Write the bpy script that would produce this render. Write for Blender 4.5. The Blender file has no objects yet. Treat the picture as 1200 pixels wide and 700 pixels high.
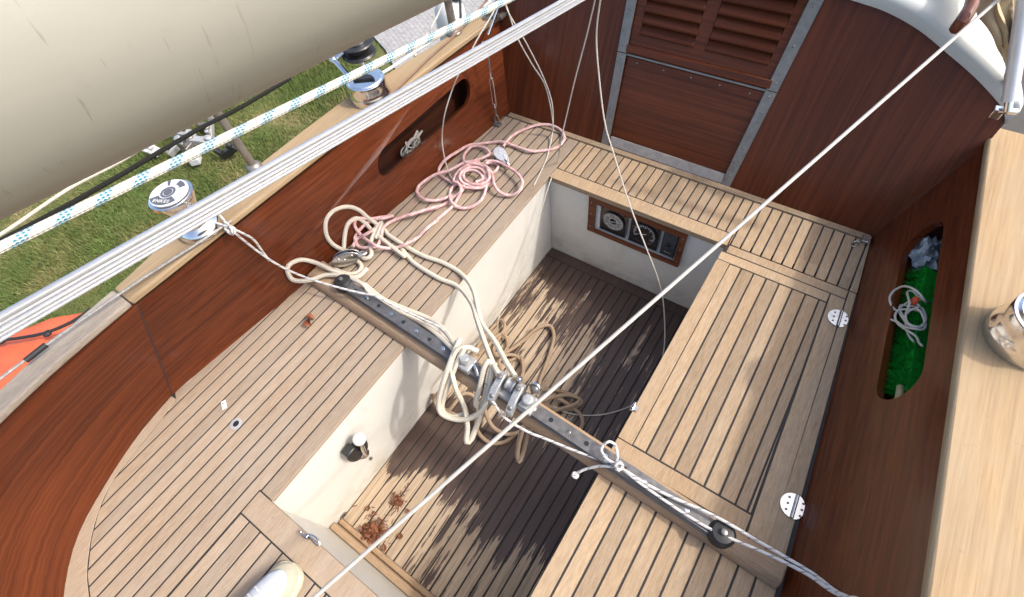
import bpy, bmesh, math, random
from mathutils import Vector, Matrix, noise
from mathutils.geometry import tessellate_polygon
random.seed(7)
S = bpy.context.scene
COL = S.collection

# ------------------------------------------------------------------ camera
F_PX = 575.9885
E3 = (0.586753557, 0.0915226579, 0.5920417880)
def rotm(a, b, c):
    return Matrix.Rotation(c, 3, 'Z') @ Matrix.Rotation(b, 3, 'Y') @ Matrix.Rotation(a, 3, 'X')
RM = rotm(*E3)
CAM = Vector((0, 0, 1.5))
cd = bpy.data.cameras.new('camera'); cam = bpy.data.objects.new('camera', cd); COL.objects.link(cam)
cam.matrix_world = Matrix.Translation(CAM) @ RM.to_4x4()
cd.sensor_width = 36; cd.lens = F_PX / 1200 * 36; cd.clip_start = .02; cd.clip_end = 400
S.camera = cam

def ray(px, py): return RM @ Vector(((px - 600) / F_PX, -(py - 350) / F_PX, -1))
def PA(px, py, ax, v):
    d = ray(px, py); return CAM + d * ((v - CAM[ax]) / d[ax])
def PZ(px, py, z=0.): return PA(px, py, 2, z)
def PY(px, py, y): return PA(px, py, 1, y)
def PX(px, py, x): return PA(px, py, 0, x)
def PD(px, py, d): return CAM + ray(px, py) * d          # d = depth along the optical axis
def PP(px, py, p0, n):
    d = ray(px, py); return CAM + d * ((p0 - CAM).dot(n) / d.dot(n))

# ------------------------------------------------------------------ materials
def new_mat(name):
    m = bpy.data.materials.new(name); m.use_nodes = True
    nt = m.node_tree; b = nt.nodes['Principled BSDF']
    return m, nt, b
def N(nt, t, **kw):
    n = nt.nodes.new(t)
    for k, v in kw.items():
        if k.startswith('i_'):
            key = k[2:]; key = int(key) if key.isdigit() else key.replace('_', ' ')
            n.inputs[key].default_value = v
        else: setattr(n, k, v)
    return n
def L(nt, a, b): nt.links.new(a, b)
def ramp(nt, fac, stops):
    r = nt.nodes.new('ShaderNodeValToRGB'); e = r.color_ramp.elements
    while len(e) < len(stops): e.new(.5)
    for i, (p, c) in enumerate(stops):
        e[i].position = p; e[i].color = (*c, 1) if len(c) == 3 else c
    L(nt, fac, r.inputs[0]); return r.outputs[0]
def mixc(nt, fac, a, b, mode='MIX'):
    m = nt.nodes.new('ShaderNodeMix'); m.data_type = 'RGBA'; m.blend_type = mode
    for s, v in ((m.inputs[0], fac), (m.inputs[6], a), (m.inputs[7], b)):
        if isinstance(v, (int, float)): s.default_value = v
        elif isinstance(v, tuple): s.default_value = (*v, 1)
        else: L(nt, v, s)
    return m.outputs[2]
def math_(nt, op, a, b=None, clamp=False):
    m = nt.nodes.new('ShaderNodeMath'); m.operation = op; m.use_clamp = clamp
    for i, v in enumerate((a, b)):
        if v is None: continue
        if isinstance(v, (int, float)): m.inputs[i].default_value = v
        else: L(nt, v, m.inputs[i])
    return m.outputs[0]
def noise_(nt, vec, scale, detail=4, rough=.55, dist=0.):
    n = N(nt, 'ShaderNodeTexNoise'); n.inputs['Scale'].default_value = scale
    n.inputs['Detail'].default_value = detail; n.inputs['Roughness'].default_value = rough
    n.inputs['Distortion'].default_value = dist
    if vec is not None: L(nt, vec, n.inputs['Vector'])
    return n.outputs['Fac']
def mapping(nt, src, scale, loc=(0, 0, 0), rot=(0, 0, 0)):
    m = N(nt, 'ShaderNodeMapping'); m.inputs['Scale'].default_value = scale
    m.inputs['Location'].default_value = loc; m.inputs['Rotation'].default_value = rot
    L(nt, src, m.inputs['Vector']); return m.outputs[0]
def bump(nt, b, h, strength=.3, dist=.002):
    n = N(nt, 'ShaderNodeBump'); n.inputs['Strength'].default_value = strength; n.inputs['Distance'].default_value = dist
    L(nt, h, n.inputs['Height']); L(nt, n.outputs[0], b.inputs['Normal'])
def obj_coord(nt): return N(nt, 'ShaderNodeTexCoord').outputs['Object']

def grain_scale(axis, hi, lo): return tuple(lo if i == axis else hi for i in range(3))

def teak(name, axis=1, fl=.30, hi=230, lo=24, c0=(.285, .195, .112), c1=(.455, .334, .216), var=.26, grey=(.37, .315, .24), greyness=.3, rough=.75):
    m, nt, b = new_mat(name)
    co = obj_coord(nt)
    isl = N(nt, 'ShaderNodeNewGeometry').outputs['Random Per Island']
    off = N(nt, 'ShaderNodeVectorMath', operation='SCALE'); off.inputs[0].default_value = (13, 29, 41); L(nt, isl, off.inputs['Scale'])
    add = N(nt, 'ShaderNodeVectorMath', operation='ADD'); L(nt, co, add.inputs[0]); L(nt, off.outputs[0], add.inputs[1])
    v = mapping(nt, add.outputs[0], grain_scale(axis, hi, lo))
    g = noise_(nt, v, 1, 5, .62)
    v2 = mapping(nt, add.outputs[0], grain_scale(axis, hi * 3, lo * 5.7))
    g2 = noise_(nt, v2, 1, 3, .6)
    base = ramp(nt, g, [(.28, c0), (.7, c1)])
    base = mixc(nt, math_(nt, 'MULTIPLY', ramp(nt, g2, [(.5, (0, 0, 0)), (.72, (1, 1, 1))]), fl), base, tuple(x * .52 for x in c0))
    # each board its own tone, weathering in patches
    tone = ramp(nt, isl, [(0, (1 - var, 1 - var * 1.05, 1 - var * 1.1)), (.3, (.93, .93, .95)), (.6, (1.03, 1.0, .95)), (.85, (1.08, 1.07, 1.06)), (1, (1 + var * .6, 1 + var * .55, 1 + var * .45))])
    base = mixc(nt, 1., base, tone, 'MULTIPLY')
    w = noise_(nt, mapping(nt, co, grain_scale(axis, 11, 3.4)), 1, 5, .65)
    base = mixc(nt, math_(nt, 'MULTIPLY', ramp(nt, w, [(.35, (0, 0, 0)), (.7, (1, 1, 1))]), greyness), base, grey)
    sp = noise_(nt, co, 38, 5, .7)
    base = mixc(nt, math_(nt, 'MULTIPLY', ramp(nt, sp, [(.62, (0, 0, 0)), (.75, (1, 1, 1))]), .35), base, (.13, .10, .075))
    L(nt, base, b.inputs['Base Color']); b.inputs['Roughness'].default_value = rough
    b.inputs['Specular IOR Level'].default_value = .25
    bump(nt, b, math_(nt, 'ADD', g, g2), .35, .0012)
    return m

def sole_teak():
    m, nt, b = new_mat('weathered wet teak sole')
    co = obj_coord(nt)
    isl = N(nt, 'ShaderNodeNewGeometry').outputs['Random Per Island']
    off = N(nt, 'ShaderNodeVectorMath', operation='SCALE'); off.inputs[0].default_value = (13, 29, 41); L(nt, isl, off.inputs['Scale'])
    add = N(nt, 'ShaderNodeVectorMath', operation='ADD'); L(nt, co, add.inputs[0]); L(nt, off.outputs[0], add.inputs[1])
    g = noise_(nt, mapping(nt, add.outputs[0], (170, 6, 60)), 1, 5, .65)
    dry = ramp(nt, g, [(.25, (.23, .165, .11)), (.5, (.38, .29, .20)), (.75, (.52, .415, .30))])
    sp = N(nt, 'ShaderNodeSeparateXYZ'); L(nt, co, sp.inputs[0])
    # damp, dirty areas: the whole forward end, a pool under the beam, tongues running aft along the boards
    bias = N(nt, 'ShaderNodeFloatCurve'); cm = bias.mapping.curves[0]
    pts = [(0, .385), (.1, .36), (.16, .38), (.22, .46), (.275, .62), (.38, .72), (.44, .55), (.5, .455), (.66, .465), (.78, .49), (.88, .55), (1, .9)]
    cm.points[0].location = pts[0]; cm.points[1].location = pts[-1]
    for p in pts[1:-1]: cm.points.new(*p)
    bias.mapping.update()
    yy = N(nt, 'ShaderNodeMapRange'); yy.inputs['From Min'].default_value = -.25; yy.inputs['From Max'].default_value = 1.4
    wob = noise_(nt, mapping(nt, co, (9, 1.6, 1)), 1, 3, .6)
    ys = math_(nt, 'ADD', sp.outputs[1], math_(nt, 'MULTIPLY', math_(nt, 'SUBTRACT', wob, .5), .42))
    L(nt, ys, yy.inputs['Value']); L(nt, yy.outputs[0], bias.inputs['Value'])
    nz = noise_(nt, mapping(nt, add.outputs[0], (95, 5, 10)), 1, 7, .74)
    nzm = noise_(nt, mapping(nt, add.outputs[0], (28, 1.9, 10)), 1, 4, .6)
    nz = math_(nt, 'ADD', math_(nt, 'MULTIPLY', nz, .5), math_(nt, 'MULTIPLY', nzm, .5))
    nz2 = noise_(nt, mapping(nt, co, (6, 3.2, 5), loc=(3.3, 1.7, 0)), 1, 5, .6)
    xb = N(nt, 'ShaderNodeMapRange'); xb.inputs['From Min'].default_value = -.75; xb.inputs['From Max'].default_value = -.2
    xb.inputs['To Max'].default_value = .10; L(nt, sp.outputs[0], xb.inputs['Value'])
    tot = math_(nt, 'ADD', math_(nt, 'ADD', math_(nt, 'MULTIPLY', nz, .80), math_(nt, 'MULTIPLY', nz2, .5)), math_(nt, 'ADD', bias.outputs[0], xb.outputs[0]))
    wet = ramp(nt, tot, [(.50, (0, 0, 0)), (.535, (1, 1, 1))])
    wet = ramp(nt, math_(nt, 'SUBTRACT', tot, .65), [(.495, (0, 0, 0)), (.515, (1, 1, 1))])
    dark = ramp(nt, g, [(.3, (.042, .026, .020)), (.8, (.105, .065, .048))])
    base = mixc(nt, wet, dry, dark)
    L(nt, base, b.inputs['Base Color'])
    L(nt, ramp(nt, wet, [(0, (.8,) * 3), (1, (.42,) * 3)]), b.inputs['Roughness'])
    bump(nt, b, g, .5, .0015)
    return m

def mahogany(name, axis=1, c0=(.045, .010, .0045), c1=(.125, .032, .012), coat=.9, fig=.5, uv=False, rake=0.):
    m, nt, b = new_mat(name)
    co = N(nt, 'ShaderNodeUVMap').outputs[0] if uv else obj_coord(nt)
    if rake: co = mapping(nt, co, (1, 1, 1), rot=(math.atan(rake), 0, 0))
    isl = N(nt, 'ShaderNodeNewGeometry').outputs['Random Per Island']
    g = noise_(nt, mapping(nt, co, grain_scale(axis, 95, 1.9)), 1, 6, .56, .25)
    g2 = noise_(nt, mapping(nt, co, grain_scale(axis, 420, 10)), 1, 3, .6)
    g3 = noise_(nt, mapping(nt, co, grain_scale(axis, 9, .8)), 1, 4, .6)
    base = ramp(nt, g, [(.36, c0), (.64, c1)])
    base = mixc(nt, math_(nt, 'MULTIPLY', ramp(nt, g2, [(.52, (0, 0, 0)), (.7, (1, 1, 1))]), .5), base, tuple(x * .5 for x in c0))
    base = mixc(nt, fig, base, ramp(nt, g3, [(.3, tuple(x * .75 for x in c0)), (.7, tuple(x * 1.25 for x in c1))]))
    L(nt, base, b.inputs['Base Color'])
    b.inputs['Roughness'].default_value = .5; b.inputs['Specular IOR Level'].default_value = .12
    b.inputs['Coat Weight'].default_value = coat
    b.inputs['Coat IOR'].default_value = 1.45
    sm = noise_(nt, co, 9, 6, .7)
    L(nt, ramp(nt, sm, [(.35, (.10,) * 3), (.75, (.26,) * 3)]), b.inputs['Coat Roughness'])
    wob = noise_(nt, co, 5, 2, .5)
    bn = N(nt, 'ShaderNodeBump'); bn.inputs['Strength'].default_value = .10; bn.inputs['Distance'].default_value = .004
    L(nt, wob, bn.inputs['Height']); L(nt, bn.outputs[0], b.inputs['Coat Normal'])
    bump(nt, b, g2, .15, .0006)
    return m

def plain(name, col, rough=.5, metal=0., spec=.5, nscale=None, namt=.15, bumpamt=0., coat=0.):
    m, nt, b = new_mat(name)
    b.inputs['Roughness'].default_value = rough; b.inputs['Metallic'].default_value = metal
    b.inputs['Specular IOR Level'].default_value = spec; b.inputs['Coat Weight'].default_value = coat
    if nscale:
        n = noise_(nt, obj_coord(nt), nscale, 5, .6)
        c = ramp(nt, n, [(.3, tuple(x * (1 - namt) for x in col)), (.7, tuple(min(1, x * (1 + namt)) for x in col))])
        L(nt, c, b.inputs['Base Color'])
        L(nt, ramp(nt, n, [(.3, (max(.03, rough * .75),) * 3), (.7, (min(1, rough * 1.3),) * 3)]), b.inputs['Roughness'])
        if bumpamt: bump(nt, b, n, bumpamt, .002)
    else: b.inputs['Base Color'].default_value = (*col, 1)
    return m

def gelcoat(name, col=(.78, .76, .69), dirt=.5):
    m, nt, b = new_mat(name)
    co = obj_coord(nt)
    n = noise_(nt, co, 3.5, 5, .65)
    base = ramp(nt, n, [(.3, tuple(x * .90 for x in col)), (.7, col)])
    sp = noise_(nt, co, 55, 6, .75)
    sp2 = noise_(nt, mapping(nt, co, (14, 14, 5)), 1, 5, .7)
    f = math_(nt, 'MULTIPLY', ramp(nt, sp, [(.62, (0, 0, 0)), (.74, (1, 1, 1))]), dirt)
    base = mixc(nt, f, base, (.33, .27, .19))
    f2 = math_(nt, 'MULTIPLY', ramp(nt, sp2, [(.56, (0, 0, 0)), (.72, (1, 1, 1))]), dirt * .35)
    base = mixc(nt, f2, base, (.45, .40, .31))
    zz_ = N(nt, 'ShaderNodeSeparateXYZ'); L(nt, co, zz_.inputs[0])
    mr = N(nt, 'ShaderNodeMapRange'); mr.inputs['From Min'].default_value = -.34; mr.inputs['From Max'].default_value = -.52; L(nt, zz_.outputs[2], mr.inputs['Value'])
    gr = noise_(nt, mapping(nt, co, (9, 9, 16)), 1, 6, .72)
    gm_ = math_(nt, 'MULTIPLY', mr.outputs[0], ramp(nt, gr, [(.42, (0, 0, 0)), (.68, (1, 1, 1))]))
    base = mixc(nt, math_(nt, 'MULTIPLY', gm_, dirt), base, (.30, .24, .17))
    L(nt, base, b.inputs['Base Color']); b.inputs['Roughness'].default_value = .45
    bump(nt, b, n, .05, .002)
    return m

def rope_mat(name, col, fleck=None, fleck_amt=.0, lay=900., col2=None, dirt=.3, strands=4):
    """braided rope from the tube's own UV: u = metres along, v = turn fraction"""
    m, nt, b = new_mat(name)
    uv = N(nt, 'ShaderNodeUVMap').outputs[0]
    sp = N(nt, 'ShaderNodeSeparateXYZ'); L(nt, uv, sp.inputs[0])
    u, v = sp.outputs[0], sp.outputs[1]
    a = math_(nt, 'MULTIPLY', u, lay); tv = math_(nt, 'MULTIPLY', v, 2 * math.pi * strands)
    s1 = math_(nt, 'SINE', math_(nt, 'ADD', a, tv)); s2 = math_(nt, 'SINE', math_(nt, 'SUBTRACT', a, tv))
    h = math_(nt, 'ADD', math_(nt, 'MULTIPLY', math_(nt, 'MULTIPLY', s1, s2), .5), .5)
    base = ramp(nt, h, [(.1, tuple(x * .62 for x in col)), (.6, col)])
    if col2:
        n2 = noise_(nt, uv, 9, 3, .6)
        base = mixc(nt, ramp(nt, n2, [(.4, (0, 0, 0)), (.65, (1, 1, 1))]), base, col2)
    if fleck:
        t1 = math_(nt, 'SINE', math_(nt, 'ADD', math_(nt, 'MULTIPLY', u, lay * .25), math_(nt, 'MULTIPLY', v, 2 * math.pi)))
        msk = ramp(nt, t1, [(1 - fleck_amt - .03, (0, 0, 0)), (1 - fleck_amt, (1, 1, 1))])
        chk = ramp(nt, math_(nt, 'MULTIPLY', s1, s2), [(.0, (.25,) * 3), (.35, (1, 1, 1))])
        base = mixc(nt, math_(nt, 'MULTIPLY', msk, chk), base, fleck)
    d = noise_(nt, obj_coord(nt), 20, 4, .65)
    base = mixc(nt, math_(nt, 'MULTIPLY', ramp(nt, d, [(.4, (0, 0, 0)), (.7, (1, 1, 1))]), dirt), base, tuple(x * .55 for x in col))
    L(nt, base, b.inputs['Base Color']); b.inputs['Roughness'].default_value = .85
    b.inputs['Specular IOR Level'].default_value = .2
    bump(nt, b, h, .6, .0015)
    return m

M = {}
M['teak'] = teak('sun bleached teak laid fore and aft')
M['teak_grey'] = teak('greyed teak laid fore and aft', c0=(.265, .198, .136), c1=(.40, .312, .226), var=.16, grey=(.37, .32, .26), greyness=.45)
M['teak_x'] = teak('teak laid athwart', axis=0, c0=(.26, .17, .105), c1=(.42, .30, .19), var=.2)
M['teak_cap'] = teak('bare teak capping', fl=.16, hi=120, lo=3, c0=(.265, .178, .098), c1=(.41, .295, .168), var=.1, greyness=.6, grey=(.33, .265, .175))
M['teak_cap_grey'] = teak('grey weathered teak capping', c0=(.25, .21, .165), c1=(.42, .36, .29), var=.15, greyness=.5, grey=(.42, .38, .33))
M['sole'] = sole_teak()
M['caulk'] = plain('black seam caulking', (.022, .02, .019), .7, nscale=60, namt=.4)
M['mahog_y'] = mahogany('varnished mahogany fore and aft grain', 1, c0=(.058, .0118, .0034), c1=(.140, .0330, .0088), fig=.3, coat=.8)
M['mahog_uv'] = mahogany('varnished mahogany bent plank', 1, c0=(.058, .0118, .0034), c1=(.140, .0330, .0088), fig=.3, coat=.8, uv=True)
M['mahog_z'] = mahogany('varnished mahogany upright grain', 2, c0=(.066, .0145, .0036), c1=(.125, .0300, .0080), fig=.2, coat=.35, rake=.42)
M['mahog_x'] = mahogany('varnished mahogany athwart grain', 0, c0=(.066, .0145, .0038), c1=(.145, .035, .0095), fig=.25, coat=.35)
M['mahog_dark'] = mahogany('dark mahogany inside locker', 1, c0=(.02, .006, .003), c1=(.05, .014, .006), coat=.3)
M['mahog_frame'] = mahogany('worn red brown frame', 0, c0=(.06, .018, .008), c1=(.19, .065, .028), coat=.4)
M['gel'] = gelcoat('chalky white gelcoat', (.64, .63, .585), .75)
M['roofwhite'] = gelcoat('clean white roof paint', (.50, .525, .51), .12)
M['hull'] = gelcoat('white hull paint', (.75, .75, .72), .15)
M['steel'] = plain('polished stainless steel', (.66, .66, .66), .16, 1., nscale=25, namt=.12)
M['steel_dull'] = plain('dull stainless steel', (.23, .215, .195), .36, .6, nscale=40, namt=.2)
M['chrome'] = plain('worn chrome', (.80, .80, .80), .12, 1., nscale=18, namt=.12)
M['alu'] = plain('bright aluminium extrusion', (.70, .71, .72), .40, .35, nscale=30, namt=.06)
M['galv'] = plain('grey cast alloy', (.40, .405, .40), .42, .45, nscale=60, namt=.18, bumpamt=.1)
M['track'] = plain('grey anodised track', (.165, .16, .155), .42, .6, nscale=45, namt=.25, bumpamt=.1)
M['black'] = plain('black plastic', (.018, .018, .019), .4, nscale=30, namt=.3)
M['rubber'] = plain('black rubber', (.016, .016, .017), .55, nscale=30, namt=.3)
M['dial'] = plain('black dial face', (.012, .012, .014), .25, coat=.6)
M['dial_grey'] = plain('faded grey dial glass', (.20, .20, .185), .3, nscale=70, namt=.4, coat=.6)
M['dial_blue'] = plain('smoky display window', (.045, .05, .06), .2, nscale=25, namt=.4, coat=.6)
M['white'] = plain('white plastic', (.72, .72, .70), .5, nscale=30, namt=.08)
M['tick'] = plain('white dial markings', (.75, .75, .72), .5)
M['decal'] = plain('silver decal', (.74, .75, .80), .35, .2)
M['decal_dark'] = plain('dark grey decal', (.10, .10, .115), .4)
M['canvas'] = plain('beige folded canvas', (.44, .345, .215), .85, nscale=14, namt=.18, bumpamt=.2)
M['orange'] = plain('orange coated fabric', (.56, .105, .04), .5, nscale=7, namt=.14)
M['green'] = plain('green nylon bristle', (.012, .46, .035), .65, nscale=90, namt=.45)
M['greybag'] = plain('crumpled clear polythene', (.34, .36, .37), .18, nscale=16, namt=.4)
M['pale_wood'] = teak('pale wooden handle', 1, c0=(.50, .36, .17), c1=(.66, .5, .27))
M['leaf'] = plain('dry red brown leaf', (.20, .06, .025), .6, nscale=60, namt=.6)
M['needle'] = plain('damp brown leaf litter', (.15, .052, .022), .6, nscale=35, namt=.6)
M['shoe'] = plain('cream canvas', (.40, .37, .28), .85, nscale=50, namt=.12, bumpamt=.2)
M['shoe_sole'] = plain('cream rubber rand', (.55, .51, .37), .6, nscale=30, namt=.1)
M['shoe_white'] = plain('white shoe tongue', (.42, .455, .49), .9, nscale=40, namt=.12, bumpamt=.3)
M['denim'] = plain('dark blue trousers', (.03, .04, .07), .9, nscale=60, namt=.3)
M['shirt'] = plain('grey jumper', (.14, .14, .15), .9, nscale=60, namt=.2)
M['skin'] = plain('skin', (.50, .31, .22), .5, nscale=20, namt=.08)
M['hair'] = plain('brown hair', (.05, .03, .02), .6, nscale=90, namt=.4)
M['vent'] = mahogany('satin mahogany slats', 0, c0=(.05, .013, .006), c1=(.12, .034, .015), coat=.15)
M['r_cream'] = rope_mat('thick cream braid', (.66, .60, .485), strands=3, lay=420, dirt=.25)
M['r_tan'] = rope_mat('old tan braid', (.38, .28, .19), strands=3, lay=420, dirt=.5)
M['r_pink'] = rope_mat('faded pink braid', (.68, .35, .34), strands=3, lay=600, col2=(.74, .54, .50), dirt=.15, fleck=(.72, .66, .62), fleck_amt=.3)
M['r_white'] = rope_mat('thin white cord', (.66, .62, .54), lay=1400, dirt=.2)
M['r_fleck'] = rope_mat('white cord with dark fleck', (.72, .70, .66), fleck=(.05, .05, .06), fleck_amt=.13, lay=700, dirt=.2)
M['r_blue'] = rope_mat('white braid with blue fleck', (.66, .65, .58), fleck=(.01, .20, .34), fleck_amt=.62, lay=1000, dirt=.12, strands=6)
M['r_black'] = rope_mat('black braid', (.02, .02, .018), lay=600, dirt=.3)
M['r_wire'] = plain('white covered wire', (.40, .385, .35), .5, nscale=25, namt=.12)
M['wire'] = plain('stranded steel wire', (.42, .40, .37), .4, .8, nscale=120, namt=.3)

def boom_mat():
    m, nt, b = new_mat('cream painted spar')
    co = obj_coord(nt)
    n = noise_(nt, mapping(nt, co, (2.5, 9, 9)), 1, 5, .6)
    base = ramp(nt, n, [(.3, (.30, .29, .258)), (.7, (.35, .34, .305))])
    # short dark scuffs that run round the spar
    s = noise_(nt, mapping(nt, co, (190, 20, 20), rot=(0, 0, .12)), 1, 3, .55)
    gate = noise_(nt, mapping(nt, co, (4, 4, 4)), 1, 2, .5)
    f = math_(nt, 'MULTIPLY', ramp(nt, s, [(.64, (0, 0, 0)), (.70, (1, 1, 1))]), ramp(nt, gate, [(.44, (0, 0, 0)), (.58, (1, 1, 1))]))
    base = mixc(nt, math_(nt, 'MULTIPLY', f, .5), base, (.17, .14, .11))
    d = noise_(nt, co, 45, 5, .7)
    base = mixc(nt, math_(nt, 'MULTIPLY', ramp(nt, d, [(.6, (0, 0, 0)), (.75, (1, 1, 1))]), .25), base, (.28, .25, .2))
    L(nt, base, b.inputs['Base Color']); b.inputs['Roughness'].default_value = .42
    return m
M['boom'] = boom_mat()

def grass_mat(name, blades=False):
    m, nt, b = new_mat(name)
    co = obj_coord(nt)
    n = noise_(nt, co, 1.6, 6, .7); n2 = noise_(nt, co, 28, 4, .7)
    base = ramp(nt, math_(nt, 'ADD', math_(nt, 'MULTIPLY', n, .7), math_(nt, 'MULTIPLY', n2, .3)),
                [(.36, (.22, .17, .085)), (.46, (.12, .125, .04)), (.62, (.06, .10, .02))] if not blades else
                [(.36, (.33, .28, .14)), (.46, (.185, .20, .075)), (.56, (.10, .145, .04)), (.66, (.18, .25, .075))])
    L(nt, base, b.inputs['Base Color']); b.inputs['Roughness'].default_value = .7
    b.inputs['Specular IOR Level'].default_value = .2
    if not blades: bump(nt, b, n2, .8, .03)
    return m
M['grass'] = grass_mat('lawn soil and grass'); M['blade'] = grass_mat('grass blades', True)
def paving_mat():
    m, nt, b = new_mat('grey block paving')
    co = obj_coord(nt)
    br = N(nt, 'ShaderNodeTexBrick'); L(nt, mapping(nt, co, (1, 1, 1), rot=(0, 0, .5)), br.inputs['Vector'])
    br.inputs['Scale'].default_value = 4; br.inputs['Mortar Size'].default_value = .018
    br.inputs['Color1'].default_value = (.33, .32, .31, 1); br.inputs['Color2'].default_value = (.25, .245, .24, 1); br.inputs['Mortar'].default_value = (.10, .10, .09, 1)
    n = noise_(nt, co, 12, 5, .7)
    L(nt, mixc(nt, .5, br.outputs[0], ramp(nt, n, [(.3, (.18,) * 3), (.7, (.42,) * 3)])), b.inputs['Base Color'])
    b.inputs['Roughness'].default_value = .9
    return m
M['paving'] = paving_mat()

# ------------------------------------------------------------------ mesh builder
class MB:
    def __init__(s): s.v = []; s.f = []; s.m = []; s.uv = {}
    def add(s, vs, fs, mi=0):
        o = len(s.v); s.v += [Vector(v) for v in vs]
        for f in fs: s.f.append([i + o for i in f]); s.m.append(mi)
    def box(s, lo, hi, mi=0, X=None):
        x0, y0, z0 = lo; x1, y1, z1 = hi
        vs = [Vector(p) for p in ((x0, y0, z0), (x1, y0, z0), (x1, y1, z0), (x0, y1, z0), (x0, y0, z1), (x1, y0, z1), (x1, y1, z1), (x0, y1, z1))]
        if X is not None: vs = [X @ v for v in vs]
        s.add(vs, [(0, 3, 2, 1), (4, 5, 6, 7), (0, 1, 5, 4), (1, 2, 6, 5), (2, 3, 7, 6), (3, 0, 4, 7)], mi)
    def prism(s, poly, d, mi=0):
        """poly: 3D points (flat), d: extrusion vector"""
        poly = [Vector(p) for p in poly]; n = len(poly); d = Vector(d)
        nr = Vector((0, 0, 0))
        for i in range(n): nr += poly[i].cross(poly[(i + 1) % n])
        if nr.dot(d) < 0: poly = poly[::-1]
        vs = poly + [p + d for p in poly]
        s.add(vs, [list(range(n))[::-1], [i + n for i in range(n)]] + [[i, (i + 1) % n, (i + 1) % n + n, i + n] for i in range(n)], mi)
    def tube(s, pts, r, mi=0, seg=8, cap=True, r1=None, flat=None):
        pts = [Vector(p) for p in pts]; n = len(pts)
        if n < 2: return
        T = []
        for i in range(n):
            t = pts[min(i + 1, n - 1)] - pts[max(i - 1, 0)]
            T.append(t.normalized() if t.length > 1e-9 else Vector((0, 0, 1)))
        a = T[0].cross(Vector((0, 0, 1)))
        if a.length < .05: a = T[0].cross(Vector((1, 0, 0)))
        a.normalize(); o = len(s.v); u = 0.; us = []
        for i in range(n):
            if i: u += (pts[i] - pts[i - 1]).length
            us.append(u)
            a = (a - T[i] * a.dot(T[i])).normalized(); b = T[i].cross(a)
            rr = r if r1 is None else r + (r1 - r) * i / (n - 1)
            for k in range(seg):
                th = 2 * math.pi * k / seg
                s.v.append(pts[i] + (a * math.cos(th) + b * math.sin(th)) * rr)
        for i in range(n - 1):
            for k in range(seg):
                k2 = (k + 1) % seg
                s.uv[len(s.f)] = [(us[i], k / seg), (us[i], (k + 1) / seg), (us[i + 1], (k + 1) / seg), (us[i + 1], k / seg)]
                s.f.append([o + i * seg + k, o + i * seg + k2, o + (i + 1) * seg + k2, o + (i + 1) * seg + k]); s.m.append(mi)
        if cap:
            s.f.append([o + k for k in range(seg)][::-1]); s.m.append(mi)
            s.f.append([o + (n - 1) * seg + k for k in range(seg)]); s.m.append(mi)
    def lathe(s, prof, X=None, mi=0, seg=40):
        """prof: (r, z) list bottom to top; mi may be a list per band"""
        o = len(s.v); X = X or Matrix()
        for r, z in prof:
            for k in range(seg):
                th = 2 * math.pi * k / seg
                s.v.append(X @ Vector((r * math.cos(th), r * math.sin(th), z)))
        for i in range(len(prof) - 1):
            for k in range(seg):
                k2 = (k + 1) % seg
                s.f.append([o + i * seg + k, o + i * seg + k2, o + (i + 1) * seg + k2, o + (i + 1) * seg + k])
                s.m.append(mi[i] if isinstance(mi, list) else mi)
        s.f.append([o + k for k in range(seg)][::-1]); s.m.append(mi[0] if isinstance(mi, list) else mi)
        s.f.append([o + (len(prof) - 1) * seg + k for k in range(seg)]); s.m.append(mi[-1] if isinstance(mi, list) else mi)
    def ball(s, c, r, mi=0, seg=16, sc=(1, 1, 1)):
        prof = [(max(1e-4, math.sin(math.pi * i / 10)) * r, -math.cos(math.pi * i / 10) * r) for i in range(11)]
        s.lathe(prof, Matrix.Translation(Vector(c)) @ Matrix.Diagonal((*sc, 1)), mi, seg)
    def holed(s, outer, hole, mapf, depth, mi=0):
        """flat panel with a hole; outer/hole are 2D loops, mapf(u,v)->3D, depth: extrusion vector to the back"""
        pts = list(outer) + list(hole)
        tris = tessellate_polygon([[Vector((p[0], p[1], 0)) for p in outer], [Vector((p[0], p[1], 0)) for p in hole]])
        f = [Vector(mapf(*p)) for p in pts]; d = Vector(depth); n = len(pts); no = len(outer)
        vs = f + [p + d for p in f]; fs = []
        for t in tris:
            a, b, c = t
            nr = (f[b] - f[a]).cross(f[c] - f[a])
            if nr.dot(d) > 0: a, b, c = a, c, b
            fs.append((a, b, c)); fs.append((a + n, c + n, b + n))
        for k in range(no): k2 = (k + 1) % no; fs.append((k, k2, k2 + n, k + n))
        for k in range(len(hole)):
            k2 = (k + 1) % len(hole); fs.append((no + k, no + k2, no + k2 + n, no + k + n))
        s.add(vs, fs, mi)
    def build(s, name, mats, parent=None, smooth=40, bevel=0, origin=None):
        me = bpy.data.meshes.new(name)
        org = Vector(origin) if origin is not None else Vector((0, 0, 0))
        me.from_pydata([v - org for v in s.v], [], s.f)
        for m in (mats if isinstance(mats, (list, tuple)) else [mats]): me.materials.append(m)
        me.polygons.foreach_set('material_index', s.m)
        if s.uv:
            uvl = me.uv_layers.new(name='UVMap')
            for fi, c in s.uv.items():
                p = me.polygons[fi]
                for j, li in enumerate(p.loop_indices): uvl.data[li].uv = c[j % len(c)]
        bm = bmesh.new(); bm.from_mesh(me); bmesh.ops.recalc_face_normals(bm, faces=bm.faces); bm.to_mesh(me); bm.free()
        me.polygons.foreach_set('use_smooth', [True] * len(me.polygons))
        me.set_sharp_from_angle(angle=math.radians(smooth)); me.update()
        o = bpy.data.objects.new(name, me); COL.objects.link(o); o.location = org
        if parent is not None:
            o.parent = parent; o.location = org - world_loc(parent)
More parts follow.
